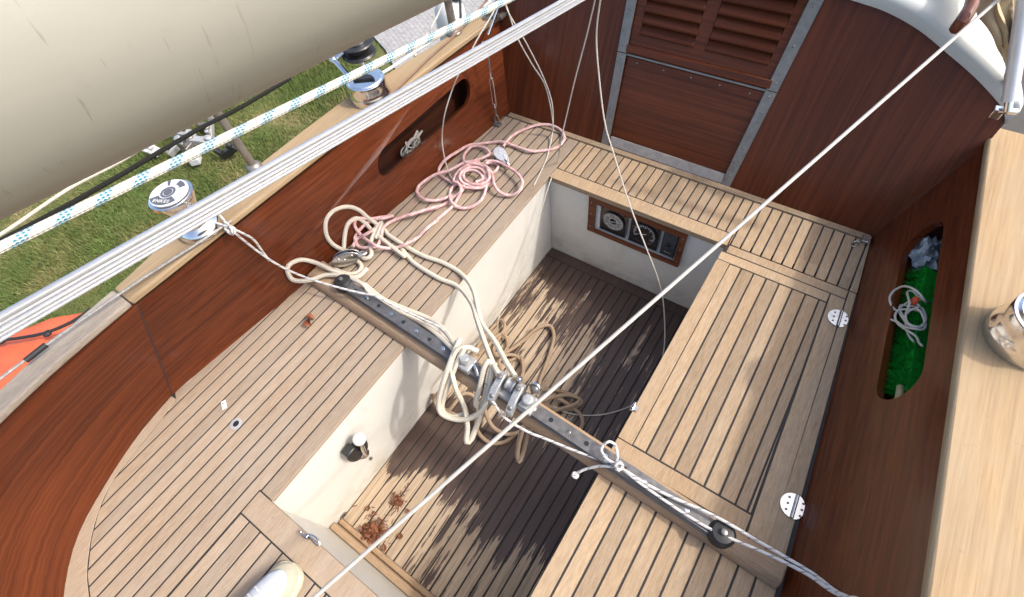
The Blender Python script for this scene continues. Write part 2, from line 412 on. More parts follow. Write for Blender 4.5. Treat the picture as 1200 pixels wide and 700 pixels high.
        if bevel:
            b = o.modifiers.new('edge', 'BEVEL'); b.width = bevel; b.segments = 2; b.limit_method = 'ANGLE'; b.angle_limit = math.radians(40)
        return o
def world_loc(o):
    v = Vector(o.location)
    while o.parent is not None: o = o.parent; v += Vector(o.location)
    return v
def tag(o, label=None, cat=None, group=None, kind=None):
    for k, v in (('label', label), ('category', cat), ('group', group), ('kind', kind)):
        if v: o[k] = v
    return o
def thing(name, label, cat, loc=(0, 0, 0), group=None):
    o = bpy.data.objects.new(name, None); COL.objects.link(o); o.location = loc; o.empty_display_size = .05
    return tag(o, label, cat, group)

def smooth_path(pts, step=.012):
    pts = [Vector(p) for p in pts]
    if len(pts) < 3:
        n = max(2, int((pts[1] - pts[0]).length / step)); return [pts[0].lerp(pts[1], i / n) for i in range(n + 1)]
    P = [pts[0] * 2 - pts[1]] + pts + [pts[-1] * 2 - pts[-2]]
    out = []
    for i in range(1, len(P) - 2):
        p0, p1, p2, p3 = P[i - 1:i + 3]
        n = max(2, min(60, int((p2 - p1).length / step)))
        for k in range(n):
            t = k / n
            out.append(.5 * ((2 * p1) + (p2 - p0) * t + (2 * p0 - 5 * p1 + 4 * p2 - p3) * t * t + (3 * p1 - p0 - 3 * p2 + p3) * t ** 3))
    out.append(pts[-1]); return out
def zc(ox, oy, s, pts): return [(ox + p[0] / s, oy + p[1] / s, *p[2:]) for p in pts]
def clip(poly, ax, v, keep_hi):
    out = []; n = len(poly)
    for i in range(n):
        a, b = poly[i], poly[(i + 1) % n]
        ia, ib = (a[ax] >= v) == keep_hi, (b[ax] >= v) == keep_hi
        if ia: out.append(a)
        if ia != ib:
            t = (v - a[ax]) / (b[ax] - a[ax]); out.append((a[0] + (b[0] - a[0]) * t, a[1] + (b[1] - a[1]) * t))
    return out
def planks(mb, poly, seams, ax=0, gap=.0055, z=0., th=.014, mi=0):
    """boards between successive seams, cut to poly"""
    for a, b in zip(seams[:-1], seams[1:]):
        p = clip(clip(poly, ax, a + gap / 2, True), ax, b - gap / 2, False)
        if len(p) >= 3: mb.prism([(q[0], q[1], z - th) for q in p], (0, 0, th), mi)
def frange(a, b, st):
    n = max(1, round((b - a) / st)); return [a + (b - a) * i / n for i in range(n + 1)]
def frame_from(o, x, z):
    x = Vector(x).normalized(); z = Vector(z); z = (z - x * z.dot(x)).normalized(); y = z.cross(x)
    m = Matrix((x, y, z)).transposed().to_4x4(); m.translation = Vector(o); return m

# ------------------------------------------------------------------ the yacht
yacht = thing('sailing_yacht', 'wooden sailing yacht with open teak cockpit and varnished mahogany sides, standing ashore on grass', 'sailing yacht', (-.5, .5, -.51))
XP, XS, YE, YA, YB, DZ = -.90, -.10, 1.385, -.235, 1.66, -.51
GZ = -2.2
AXC = -.49

# coaming runs
def P2(*pts): return [tuple(PZ(x, y, 0).xy) for x, y in pts]
outer_margin = [(-1.473, -.184), (-1.449, -.329), (-1.40, -.469), (-1.326, -.613), (-1.217, -.714), (-1.06, -.80), (-.85, -.87), (-.5, -.91)]
inner_margin = [tuple(p) for p in P2((206, 468), (196, 483), (181, 502), (155, 534), (129, 568), (115.5, 600), (107, 632), (102.5, 675), (106, 702))] + [(-1.02, -.755), (-.83, -.82), (-.5, -.86)]
mir = lambda p, y0=0: (2 * AXC - p[0] + .0, p[1])
def port_out(y):
    pts = [(1.66, -1.298), (.886, -1.363), (.406, -1.408), (-.184, -1.473)]
    for (ya, xa), (yb, xb) in zip(pts[:-1], pts[1:]):
        if ya >= y >= yb: return xa + (xb - xa) * (ya - y) / (ya - yb)
    return pts[0][1] if y > 1.66 else pts[-1][1]
EXT = .022
def stbd_out(y): return .325 + (1.66 - y) * .0665

# port seat -------------------------------------------------------------
outl = [(port_out(y) - EXT, y) for y in (1.628, 1.2, .886, .406, .1, -.165)]
port_poly = [(XP + .012, 1.628)] + outl + inner_margin[0:-2] + [(-.952, -.78), (-.952, -.222), (XP + .012, -.222)]
mb = MB()
seams = [-1.62, -1.567, -1.522, -1.478, -1.433, -1.389] + frange(-1.345, -.945, .0445) + [XP + .012]
planks(mb, port_poly, seams)
# curved margin board in two lengths
om = smooth_path([(x, y, 0) for x, y in outer_margin], .03)
im = smooth_path([(x, y, 0) for x, y in inner_margin], .03)
def resample(pl, n):
    d = [0.]
    for a, b in zip(pl[:-1], pl[1:]): d.append(d[-1] + (b - a).length)
    out = []
    for i in range(n):
        t = d[-1] * i / (n - 1); j = max(k for k in range(len(d)) if d[k] <= t + 1e-9); j = min(j, len(pl) - 2)
        out.append(pl[j].lerp(pl[j + 1], (t - d[j]) / max(1e-9, d[j + 1] - d[j])))
    return out
om, im = resample(om, 60), resample(im, 60)
for a, b in ((0, 30), (31, 59)):
    pl = [om[i] + Vector((-.014, -.008, 0)) for i in range(a, b + 1)] + [im[i].lerp(om[i], .06) for i in range(b, a - 1, -1)]
    mb.prism([p + Vector((0, 0, -.014)) for p in pl], (0, 0, .014))
mb.prism([(XP - .01, 1.655, -.028), (-1.315, 1.655, -.028), (-1.50, -.184, -.028)] + [(x - .015, y - .015, -.028) for x, y in outer_margin[1:-1]] + [(XP - .01, -.87, -.028)], (0, 0, .0262), 1)      # caulk bed
seat_p = mb.build('seat', [M['teak_grey'], M['caulk']], yacht, bevel=.0012); tag(seat_p, 'greyed teak side seat with curved aft margin board')
# aft seat with its hatch ------------------------------------------------
mb = MB()
mb.box((-.947, -.298, -.016), (-.42, -.226, 0)); mb.box((-.417, -.298, -.016), (XS + .1, -.226, 0))
stern = [(-.947, -.302), (-.947, -.79), (-.85, -.83), (-.5, -.86), (-.1, -.84), (-.03, -.8), (-.03, -.302)]
planks(mb, stern, [-.947, -.905, -.855, -.805] + frange(-.755, -.03, .0455))
mb.box((-.945, -.95, -.03), (-.03, -.23, -.002), 1)
aft = mb.build('aft_seat', [M['teak_grey'], M['caulk']], yacht, bevel=.0012)
# bridge deck ---------------------------------------------------------------
mb = MB()
bp = [(XP + .016, 1.432), (stbd_out(1.432), 1.432), (stbd_out(1.628), 1.628), (XP + .016, 1.628)]
planks(mb, bp, frange(XP + .012, stbd_out(1.5) + .02, .0374))
mb.box((XP + .012, 1.367, -.024), (XS - .006, 1.428, 0))
bp2 = [(XS - .002, 1.378), (stbd_out(1.38), 1.378), (stbd_out(1.43), 1.4335), (XS - .002, 1.4335)]
planks(mb, bp2, [x for x in frange(XP + .012, stbd_out(1.5) + .02, .0374) if x > XS - .035])
mb.box((port_out(1.65) + .01, 1.632, -.014), (stbd_out(1.65) - .004, 1.658, .006))
mb.box((-.897, 1.40, -.03), (.335, 1.655, -.002), 1)
bd = mb.build('bridge_deck', [M['teak'], M['caulk']], yacht, bevel=.0012)
# starboard seat ---------------------------------------------------------------
mb = MB()
mb.box((XS + .004, 1.336, -.018), (.317, 1.373, 0))
mb.box((XS - .012, .50, -.02), (XS + .034, 1.290, 0))                         # edge board
sp = [(XS + .034, .502), (.288, .502), (.268, 1.287), (XS + .034, 1.287)]
planks(mb, sp, frange(XS + .034, .2455, .0445) + [.2785, .300])
mb.box((XS - .012, 1.292, -.018), (.268, 1.332, 0))
# hinge board and outermost board follow the coaming
mb.prism([(.297, .45, -.014), (.352, .45, -.014), (.318, 1.332, -.014), (.272, 1.332, -.014)], (0, 0, .014))
mb.prism([(.356, .30, -.014), (.405, .30, -.014), (stbd_out(1.37) - .002, 1.373, -.014), (.3215, 1.373, -.014), (.322, 1.332, -.014)], (0, 0, .014))
mb.box((XS - .012, .448, -.02), (.291, .497, 0))
ap = [(XS - .012, -.235), (.352, -.235), (.352, .443), (XS - .012, .443)]
planks(mb, ap, [XS - .012] + frange(XS + .035, .352, .0457))
mb.box((.357, -.3, -.014), (.41, .297, 0))
mb.box((XS - .008, -.24, -.03), (.42, 1.37, -.002), 1)
seat_s = mb.build('seat', [M['teak'], M['caulk']], yacht, bevel=.0012); tag(seat_s, 'golden teak side seat with a hinged locker lid')
def hinge(px, py, yaw):
    c = PZ(px, py, 0) - Vector((.012, 0, 0)); X = Matrix.Translation(c) @ Matrix.Rotation(yaw, 4, 'Z')
    h = MB()
    for sx in (-1, 1):
        pl = [(sx * .003, -.034, .0012)] + [(sx * (.003 + (.034 if sx < 0 else .022) * math.cos(a)), .034 * math.sin(a), .0012) for a in [math.radians(t) for t in range(-80, 81, 16)]] + [(sx * .003, .034, .0012)]
        h.prism([X @ Vector(p) for p in pl], (0, 0, .003))
        for a in (-1, 0, 1): h.ball(X @ Vector((sx * .018, a * .018, .0045)), .0035, 1, 8, (1, 1, .5))
    h.tube([X @ Vector((0, -.033, .005)), X @ Vector((0, .033, .005))], .005, 0, 10)
    return h.build('hinge', [M['hinge'], M['steel_dull']], seat_s)
M['hinge'] = plain('weathered polished steel', (.50, .50, .49), .22, 1., nscale=60, namt=.25)
hinge(988, 376, .05); hinge(936, 597, .05)
mb = MB(); c = PZ(1003, 287, .004)
mb.tube(smooth_path([c + Vector((.012 * math.cos(a), .016 * math.sin(a), .004 + .004 * math.cos(a))) for a in [i * .6 for i in range(9)]], .004), .0025)
c2 = PZ(1013, 283, .0)
mb.box((c2.x - .012, c2.y - .016, 0), (c2.x + .014, c2.y + .018, .016))
mb.build('catch', M['steel'], yacht, bevel=.003)
# drain and tag on the port seat
mb = MB(); c = PZ(277, 497, 0)
mb.lathe([(.020, .0005), (.020, .003), (.011, .0042), (.0105, .0022), (.002, .0022)], Matrix.Translation(c), [0, 0, 0, 1, 1], 28)
mb.build('deck_drain', [plain('matt grey flange', (.42, .42, .42), .5, .2), M['black']], yacht)
c = PZ(263, 475, 0); mb = MB()
dv = PZ(266, 482) - PZ(262, 468); X = Matrix.Translation(c) @ Matrix.Rotation(math.atan2(dv.y, dv.x) - math.pi / 2, 4, 'Z') @ Matrix.Rotation(.12, 4, 'X')
mb.box((-.008, -.018, .001), (.008, .018, .004), 0, X); mb.ball(X @ Vector((.002, -.006, .0045)), .0022, 1, 8)
tag(mb.build('plastic_tag', [M['white'], M['black']], origin=c, bevel=.001), 'small white plastic tag lying on the greyed teak seat near the drain', 'tag')

# cockpit well -----------------------------------------------------------------
mb = MB(); mb.box((XP - .02, YA - .02, DZ), (XP, YE + .02, -.0165)); tag(mb.build('well_side', M['gel'], yacht, bevel=.004), 'sunlit dirty white side of the cockpit well')
mb = MB(); mb.box((XS, YA - .02, DZ), (XS + .02, YE + .02, -.0205)); mb.build('well_side', M['gel'], yacht, bevel=.004)
mb = MB(); mb.box((XP + .001, YA - .02, DZ), (XS - .001, YA, -.0165)); mb.build('well_end', M['gel'], yacht, bevel=.004)
# forward end of the well with the cut-out for the instruments
GX0, GX1, GZ0, GZ1 = -.665, -.275, -.232, -.055
mb = MB()
mb.holed([(XP + .001, DZ), (XS - .001, DZ), (XS - .001, -.0205), (XP + .001, -.0205)], [(GX0, GZ0), (GX1, GZ0), (GX1, GZ1), (GX0, GZ1)], lambda u, v: (u, YE, v), (0, .02, 0))
tag(mb.build('well_end', M['gel'], yacht), 'dirty white forward end of the cockpit well round the instruments')
# sole
mb = MB()
b = .05
mb.box((XP + .002, YA + .05, DZ - .01), (XP + .052, YE - .06, DZ + .002)); mb.box((XS - .052, YA + .05, DZ - .01), (XS - .002, YE - .06, DZ + .002))
mb.box((XP + .002, YE - .056, DZ - .01), (XS - .002, YE - .002, DZ + .002)); mb.box((XP + .002, YA + .002, DZ - .01), (XS - .002, YA + .046, DZ + .002))
sp = [(XP + .056, YA + .05), (XS - .056, YA + .05), (XS - .056, YE - .06), (XP + .056, YE - .06)]
planks(mb, sp, frange(XP + .054, XS - .054, .0445), z=DZ + .002, gap=.006)
mb.box((XP, YA, DZ - .03), (XS, YE, DZ - .001), 1)
mb.build('cockpit_sole', [M['sole'], M['caulk']], yacht, bevel=.0012)
mb = MB(); mb.box((XP + .004, YA + .0015, DZ + .003), (XS - .004, YA + .028, DZ + .055)); mb.box((XP + .004, YA + .03, DZ + .003), (XS - .004, YA + .05, DZ + .022))
mb.build('skirting', M['teak_x'], yacht, bevel=.004)

# instruments -------------------------------------------------------------------
panel = bpy.data.objects.new('instrument_panel', None); COL.objects.link(panel); panel.parent = yacht; panel.location = Vector((-.47, YE, -.14)) - Vector(yacht.location)
mb = MB()
ox0, ox1, oz0, oz1 = -.694, -.254, -.244, -.028
for lo, hi in (((ox0, oz0), (GX0 + .004, oz1)), ((GX1 - .004, oz0), (ox1, oz1)), ((GX0 + .0045, oz0), (GX1 - .0045, GZ0 + .006)), ((GX0 + .0045, GZ1 - .006), (GX1 - .0045, oz1))):
    mb.box((lo[0], YE - .014, lo[1]), (hi[0], YE - .0015, hi[1]))
for x in (ox0 + .014, ox1 - .012):
    for z in (-.06, -.13, -.21): mb.ball((x, YE - .0142, z), .0035, 1, 8, (1, .5, 1))
mb.build('frame', [M['mahog_frame'], M['steel_dull']], panel, bevel=.003)
mb = MB(); mb.box((GX0 - .003, YE + .024, GZ0 - .003), (GX1 + .003, YE + .034, GZ1 + .003))
mb.box((GX0, YE + .004, GZ0), (GX0 + .022, YE + .0235, GZ1)); 
mb.build('backing', M['white'], panel)
def gauge(cx, w, face, kind):
    g = MB(); cz, h = (GZ0 + GZ1) / 2, .155; y = YE + .006
    g.box((cx - w / 2, y, cz - h / 2), (cx + w / 2, y + .017, cz + h / 2), 0)
    X = Matrix.Translation((cx, y, cz)) @ Matrix.Rotation(math.pi / 2, 4, 'X')
    R = min(w, h) / 2 * .88
    if kind != 'display':
        g.lathe([(R, .0005), (R, .007), (R * .93, .008), (R * .92, .003), (.001, .003)], X, [0, 0, 0, 1], 40)
        for k in range(33 if kind == 'full' else 25):
            a = (math.radians(-225 + k * (360 / 33)) if kind == 'full' else math.radians(-30 + k * 10))
            r0, r1 = (R * .70, R * .85)
            if k % 4 == 0: r0 = R * .6
            d = Vector((math.cos(a), math.sin(a), 0)); n = Vector((-d.y, d.x, 0)) * .0011
            g.add([X @ (d * r0 + n + Vector((0, 0, .0034))), X @ (d * r0 - n + Vector((0, 0, .0034))), X @ (d * r1 - n + Vector((0, 0, .0034))), X @ (d * r1 + n + Vector((0, 0, .0034)))], [(0, 1, 2, 3)], 2)
        a = math.radians(200 if kind == 'half' else 15); d = Vector((math.cos(a), math.sin(a), 0)); n = Vector((-d.y, d.x, 0)) * .0018
        g.prism([X @ (d * -.012 + n + Vector((0, 0, .004))), X @ (d * -.012 - n + Vector((0, 0, .004))), X @ (d * R * .75 + Vector((0, 0, .004)))], X.to_3x3() @ Vector((0, 0, .001)), 2)
        if kind == 'full':
            g.lathe([(R * .38, .0034), (R * .38, .0036), (R * .33, .0036), (R * .33, .0034)], X, 2, 28)
    else:
        g.box((cx - w * .42, y - .003, cz - h * .42), (cx + w * .42, y - .0005, cz + h * .42), 1)
        g.lathe([(.012, .003), (.012, .008), (.009, .009), (.001, .009)], X @ Matrix.Translation((-.004, -.005, 0)), 0, 20)
        for k in (-1, 0, 1): g.ball((cx + k * .011, y - .004, cz - h * .33), .0028, 2, 8, (1, .4, .5))
    return g.build('gauge', [M['dial'], face, M['tick']], panel, bevel=.0015)
tag(gauge(-.578, .124, M['dial_grey'], 'full'), 'round gauge with a sun faded grey face')
tag(gauge(-.432, .134, M['dial'], 'half'), 'black gauge with a white tick scale and needle')
tag(gauge(-.318, .064, M['dial_blue'], 'display'), 'narrow smoky grey gauge')

# engine control etc on the port side of the well
ctrl = bpy.data.objects.new('engine_control', None); COL.objects.link(ctrl); ctrl.parent = yacht; c = PX(418, 527, XP); ctrl.location = c - Vector(yacht.location)
Xc = Matrix.Translation(c) @ Matrix.Rotation(math.pi / 2, 4, 'Y')
mb = MB(); mb.lathe([(.05, .001), (.05, .006), (.046, .01), (.001, .012)], Xc @ Matrix.Diagonal((1.25, .9, 1, 1)), 0, 32); mb.build('plate', M['black'], ctrl, bevel=.001)
cb = PX(412, 531, XP + .03); mb = MB(); mb.box(cb + Vector((-.022, -.020, -.030)), cb + Vector((.014, .020, .030))); mb.build('housing', M['black'], ctrl, bevel=.006)
cl_ = PX(428, 533, XP + .016); mb = MB(); mb.tube([cl_, PX(424, 524, XP + .04), PX(421, 516, XP + .055)], .009, 0, 12); mb.lathe([(.019, 0), (.020, .012), (.012, .020), (.002, .022)], Matrix.Translation(cl_ - Vector((.012, 0, 0))) @ Matrix.Rotation(math.pi / 2, 4, 'Y'), 0, 24)
mb.build('lever', M['steel'], ctrl)
mb = MB(); mb.ball(PX(421, 515, XP + .055), .0225, 0, 24); mb.build('knob', M['white'], ctrl)
mb = MB(); c = PX(402, 604, XP); mb.lathe([(.016, .001), (.016, .004), (.010, .005), (.010, .002), (.001, .002)], Matrix.Translation(c) @ Matrix.Rotation(math.pi / 2, 4, 'Y'), [0, 0, 0, 1], 20)
mb.build('drain_outlet', [M['steel_dull'], M['black']], yacht)
mb = MB(); c = PX(434, 537, XP); mb.lathe([(.007, .001), (.007, .004), (.001, .005)], Matrix.Translation(c) @ Matrix.Rotation(math.pi / 2, 4, 'Y') @ Matrix.Diagonal((1.8, 1, 1, 1)), 0, 14)
mb.build('screw_cap', M['steel_dull'], yacht)
# hasp at the aft corner
c = PY(363, 634, YA + .002); mb = MB()
mb.box(c + Vector((-.030, 0, -.016)), c + Vector((-.006, .003, .010))); mb.tube(smooth_path([c + Vector(p) * .72 for p in ((-.03, .006, .0), (-.01, .02, .004), (.03, .022, .006), (.045, .012, .0), (.03, .006, -.006), (-.02, .01, -.008))], .006), .0026, 0, 8)
mb.ball(c + Vector((-.02, .005, -.008)), .006); mb.ball(c + Vector((-.036, .003, .008)), .005)
mb.build('hasp', M['steel'], yacht)
# clip at the edge of the sole
c = PZ(741, 479, DZ + .006); c = Vector((XS - .03, c.y, -.2)); c = PX(743, 478, XS - .012); mb = MB()
for dx, dy in (((-.02, 0), (.02, 0)),): pass
mb.tube(smooth_path([c + Vector(p) * .6 for p in ((-.012, -.022, 0), (-.012, .022, 0), (-.004, .024, .012), (-.002, -.02, .012), (-.012, -.022, 0))], .004), .002, 0, 8)
mb.box(c + Vector((-.002, -.008, -.004)), c + Vector((.0115, .008, .003)))
mb.build('clip', M['steel'], yacht)

# coamings ------------------------------------------------------------------------
HC = .35
def stadium(c0, c1, r, n=10):
    d = Vector((c1[0] - c0[0], c1[1] - c0[1])).normalized(); a0 = math.atan2(d.y, d.x); out = []
    for k in range(n + 1): a = a0 - math.pi / 2 + math.pi * k / n; out.append((c1[0] + r * math.cos(a), c1[1] + r * math.sin(a)))
    for k in range(n + 1): a = a0 + math.pi / 2 + math.pi * k / n; out.append((c0[0] + r * math.cos(a), c0[1] + r * math.sin(a)))
    return out
# port, forward length with recess
pb0, pb1 = Vector((port_out(YB) - .003, YB, 0)), Vector((-1.476, -.184, 0))
pt0, pt1 = Vector((-1.412, YB + .42 * HC, HC)), Vector((-1.498, -.022, HC))     # sloping joint at the aft end
def pmap(u, v):
    a = pb0.lerp(pb1, u); b_ = pt0.lerp(pt1, u); return a.lerp(b_, v)
pn = (pb1 - pb0).cross(pt0 - pb0).normalized()
if pn.x < 0: pn = -pn
def puv(px, py):
    p = PP(px, py, pb0, pn); v = p.z / HC
    y0 = pb0.lerp(pt0, v).y; y1 = pb1.lerp(pt1, v).y
    return ((y0 - p.y) / (y0 - y1), v)
def mk_coaming(mapf, uvpts, outward, depth, wid, ln, label, shelf):
    hole2 = [(u, v) for u, v in uvpts]
    o = MB(); per = [(0, -.05), (.25, -.05), (.5, -.05), (.75, -.05), (1, -.05), (1, 1), (.75, 1), (.5, 1), (.25, 1), (0, 1)]
    o.holed(per, hole2, mapf, outward * .022)
    ob = o.build('coaming', M['mahog_y'], yacht, bevel=.002); tag(ob, label)
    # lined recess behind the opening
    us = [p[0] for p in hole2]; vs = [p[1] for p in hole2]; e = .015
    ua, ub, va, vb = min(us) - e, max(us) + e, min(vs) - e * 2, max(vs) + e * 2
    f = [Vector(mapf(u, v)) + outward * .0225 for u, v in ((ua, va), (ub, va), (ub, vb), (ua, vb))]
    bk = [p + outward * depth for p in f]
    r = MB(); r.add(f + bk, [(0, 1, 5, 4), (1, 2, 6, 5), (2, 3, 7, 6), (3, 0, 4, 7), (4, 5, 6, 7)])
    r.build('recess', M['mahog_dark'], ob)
    return ob
W_P = (pb0 - pb1).length
c0 = puv(449, 187); c1 = puv(541, 109)
def hole_uv(c0, c1, ln, r, hgt):
    st = stadium((c0[0] * ln, c0[1] * hgt), (c1[0] * ln, c1[1] * hgt), r)
    return [(a / ln, b_ / hgt) for a, b_ in st]
hp = hole_uv(c0, c1, W_P, .050, HC)
coam_p = mk_coaming(pmap, hp, -pn, .085, 0, W_P, 'sunlit mahogany coaming with a long rounded recess', True)
# starboard
sb0, sb1 = Vector((stbd_out(YB) + .003, YB, 0)), Vector((stbd_out(.30) + .003, .30, 0))
st0, st1 = Vector((.448, YB + .42 * HC, HC)), Vector((.542, .30, HC))
def smap(u, v): return sb0.lerp(sb1, u).lerp(st0.lerp(st1, u), v)
sn = (sb1 - sb0).cross(st0 - sb0).normalized()
if sn.x > 0: sn = -sn
def suv(px, py):
    p = PP(px, py, sb0, sn); v = p.z / HC
    return ((sb0.y - p.y) / (sb0.y - sb1.y), v)
W_S = (sb0 - sb1).length
c0 = suv(1052, 458); c1 = suv(1077, 303)
hs = hole_uv(c0, c1, W_S, .062, HC)
coam_s = mk_coaming(smap, hs, -sn, .15, 0, W_S, 'shaded mahogany coaming with a long rounded recess holding a brush', False)
# aft curve from port round the stern to starboard
base = [(-1.476, -.184)] + [(x - .002, y - .004) for x, y in outer_margin[1:]] + [(-.15, -.88), (.1, -.8), (.28, -.6), (.38, -.3), (.412, .0), (.4155, .298)]
KS = 1.0417
top = [(-1.498, -.023), (-1.484, -.26), (-1.46, -.43), (-1.42, -.58), (-1.32, -.74), (-1.15, -.86), (-.90, -.94), (-.5, -.98), (-.12, -.96), (.16, -.88), (.38, -.67), (.50, -.34), (.535, .0), (.542, .298)]
bs = resample(smooth_path([(x, y, -.02) for x, y in base], .02), 70); ts = resample(smooth_path([(x, y, HC) for x, y in top], .02), 70)
def shell(mb, A, B, th):
    n = len(A); vs = []
    for i in range(n):
        t = (A[min(i + 1, n - 1)] - A[max(i - 1, 0)]).normalized(); o = t.cross(Vector((0, 0, 1))).normalized()
        # outward is away from the cockpit centre
        cc = Vector((-.5, .3, 0)); 
        if (A[i] - cc).dot(o) < 0: o = -o
        vs += [A[i], B[i], A[i] + o * th, B[i] + o * th]
    ul = [0.]
    for i in range(1, n): ul.append(ul[-1] + (A[i] - A[i - 1]).length)
    hh = [0., (B[0] - A[0]).length, .5, .5 + (B[0] - A[0]).length]
    fs = []
    for i in range(n - 1):
        a, b_ = 4 * i, 4 * i + 4
        fs += [(a, a + 1, b_ + 1, b_), (a + 2, b_ + 2, b_ + 3, a + 3), (a + 1, a + 3, b_ + 3, b_ + 1), (a, b_, b_ + 2, a + 2)]
    fs += [(0, 2, 3, 1), (4 * n - 4, 4 * n - 3, 4 * n - 1, 4 * n - 2)]
    for k, f in enumerate(fs): mb.uv[len(mb.f) + k] = [(hh[q_ % 4], ul[q_ // 4]) for q_ in f]
    mb.add(vs, fs)
mb = MB(); shell(mb, bs, ts, .022); coam_a = mb.build('coaming', M['mahog_uv'], yacht); tag(coam_a, 'curved mahogany coaming round the aft end')
mb = MB(); mb.prism([pmap(1.0, -.04) + pn * .0006 - Vector((0, .002, 0)), pmap(1.0, .998) + pn * .0006 - Vector((0, .002, 0)), pmap(1.0, .998) + pn * .0006 + Vector((0, .002, 0)), pmap(1.0, -.04) + pn * .0006 + Vector((0, .002, 0))], pn * -.004)
mb.build('joint', M['caulk'], coam_p)

# capping ----------------------------------------------------------------------------
def strip(mb, inn, out, z0, z1, mi=0):
    n = len(inn); vs = []
    for a, b_ in zip(inn, out): vs += [(a[0], a[1], z0), (a[0], a[1], z1), (b_[0], b_[1], z1), (b_[0], b_[1], z0)]
    fs = []
    for i in range(n - 1):
        for k in range(4):
            k2 = (k + 1) % 4; fs.append((4 * i + k, 4 * i + k2, 4 * i + 4 + k2, 4 * i + 4 + k))
    fs += [(0, 1, 2, 3), (4 * n - 4, 4 * n - 1, 4 * n - 2, 4 * n - 3)]
    mb.add(vs, fs, mi)
ZC = HC + .025
inn = [(-1.385, 2.4), (-1.409, 1.843), (-1.437, 1.445), (-1.480, .508), (-1.500, -.03)]
out = [(-1.43, 2.4), (-1.493, 1.777), (-1.522, 1.56), (-1.58, 1.22), (-1.618, 1.0), (-1.628, .55), (-1.62, .22), (-1.60, .06), (-1.59, -.03)]
N_ = 40
ri = resample(smooth_path([(x, y, 0) for x, y in inn], .05), N_); ro = resample(smooth_path([(x, y, 0) for x, y in out], .05), N_)
mb = MB(); strip(mb, ri, ro, HC + .001, ZC); cap1 = mb.build('capping', M['teak_cap'], coam_p, bevel=.006)
inn = [(-1.500 / KS, -.033 / KS), (-1.496 / KS, -.20 / KS), (-1.484 / KS, -.37 / KS), (-1.385, -.53), (-1.26, -.68), (-1.09, -.79), (-.87, -.87), (-.5, -.91), (-.14, -.89), (.13, -.81), (.33, -.62), (.44, -.32), (.47, -.033)]
out = [(-1.59 / KS, -.033 / KS), (-1.58 / KS, -.20 / KS), (-1.556 / KS, -.396 / KS), (-1.45, -.58), (-1.35, -.77), (-1.15, -.91), (-.9, -1.0), (-.5, -1.04), (-.1, -1.03), (.22, -.95), (.50, -.74), (.70, -.40), (.80, -.033)]
inn = [(x * KS, y * KS) for x, y in inn]; out = [(x * KS, y * KS) for x, y in out]
ri = resample(smooth_path([(x, y, 0) for x, y in inn], .04), 60); ro = resample(smooth_path([(x, y, 0) for x, y in out], .04), 60)
mb = MB(); strip(mb, ri, ro, HC + .001, ZC); mb.build('capping', M['teak_cap_grey'], coam_a, bevel=.006)
inn = [(.48, -.03), (.492, .386), (.45, .908), (.42, 1.396), (.424, 1.80)]; out = [(.80, -.03), (.84, .386), (.85, .9), (.84, 1.396), (.83, 1.80)]
ea, eb = PZ(1080, 700, .362), PZ(1157, 150, .362); inn = [tuple(ea.lerp(eb, t_).xy) for t_ in (-.30, 0, .25, .5, .75, 1.0)]; out = [(x * KS + .06, y * KS) for x, y in out]
ri = resample([Vector((x, y, 0)) for x, y in inn], 30); ro = resample([Vector((x, y, 0)) for x, y in out], 30)
mb = MB(); strip(mb, ri, ro, HC + .001, ZC); mb.build('capping', M['teak_cap'], coam_s, bevel=.008)

KR = .42
def tt(z): return (YB + 1.5 * KR) / (YB - KR * (z - 1.5))
NBK = Vector((0, 1, -KR)).normalized()
def BK(x, z, d=0.):
    t = tt(z); return CAM + (Vector((x, YB, z)) - CAM) * t + NBK * d
def BN(x, z, d=0.): return Vector((x, YB + KR * z, z)) + NBK * d
MB.warp = lambda s: setattr(s, 'v', [BK(p.x, p.z, p.y - YB) for p in s.v])
# bulkhead -----------------------------------------------------------------------------
def arc(x):
    pts = [(-1.37, .50), (-1.30, .585), (-1.15, .680), (-1.0, .732), (-.8, .775), (-.49, .79), (-.18, .772), (-.064, .755), (.013, .744), (.104, .716), (.193, .674), (.284, .628), (.373, .573), (.41, .53)]
    for (xa, za), (xb, zb) in zip(pts[:-1], pts[1:]):
        if xa <= x <= xb: return za + (zb - za) * (x - xa) / (xb - xa)
    return pts[0][1] if x < -1 else pts[-1][1]
CL, CR = -.772, -.222       # companionway at its foot; widens a little upward
CLt, CRt = -.70, -.155
MX = -.475
sarc = [(-.064, .755), (.013, .744), (.104, .716), (.193, .674), (.284, .628), (.373, .573), (.40, .545), (.412, .525)]
sarc = [(BK(x, z).x, BK(x, z).z) for x, z in sarc]            # in the raked plane
sarc = [(p.x, p.z) for p in smooth_path([(x, 0, z) for x, z in sarc], .02)]
parc = [(2 * MX - x, z) for x, z in sarc]
def top_at(x):
    for (xa, za), (xb, zb) in zip(sarc[:-1], sarc[1:]):
        xx = x if x > MX else 2 * MX - x
        if xx <= sarc[0][0]: return sarc[0][1] + .028 * (1 - ((xx - MX) / (sarc[0][0] - MX)) ** 2)
        if xa <= xx <= xb: return za + (zb - za) * (xx - xa) / (xb - xa)
    return sarc[-1][1]
ZK = .345
clt, crt = BK(CLt, .79), BK(CRt, .79)
lf = [BN(-1.300, -.03), BN(CL, -.03), BN(clt.x, top_at(clt.x))] + [BN(x, z) for x, z in parc] + [BN(-1.412, ZK)]
rg = [BN(CR, -.03), BN(.327, -.03), BN(.449, ZK)] + [BN(x, z) for x, z in sarc[::-1]] + [BN(crt.x, top_at(crt.x))]
mb = MB(); mb.prism(rg, NBK * .03); bulk = mb.build('bulkhead', M['mahog_z'], yacht)
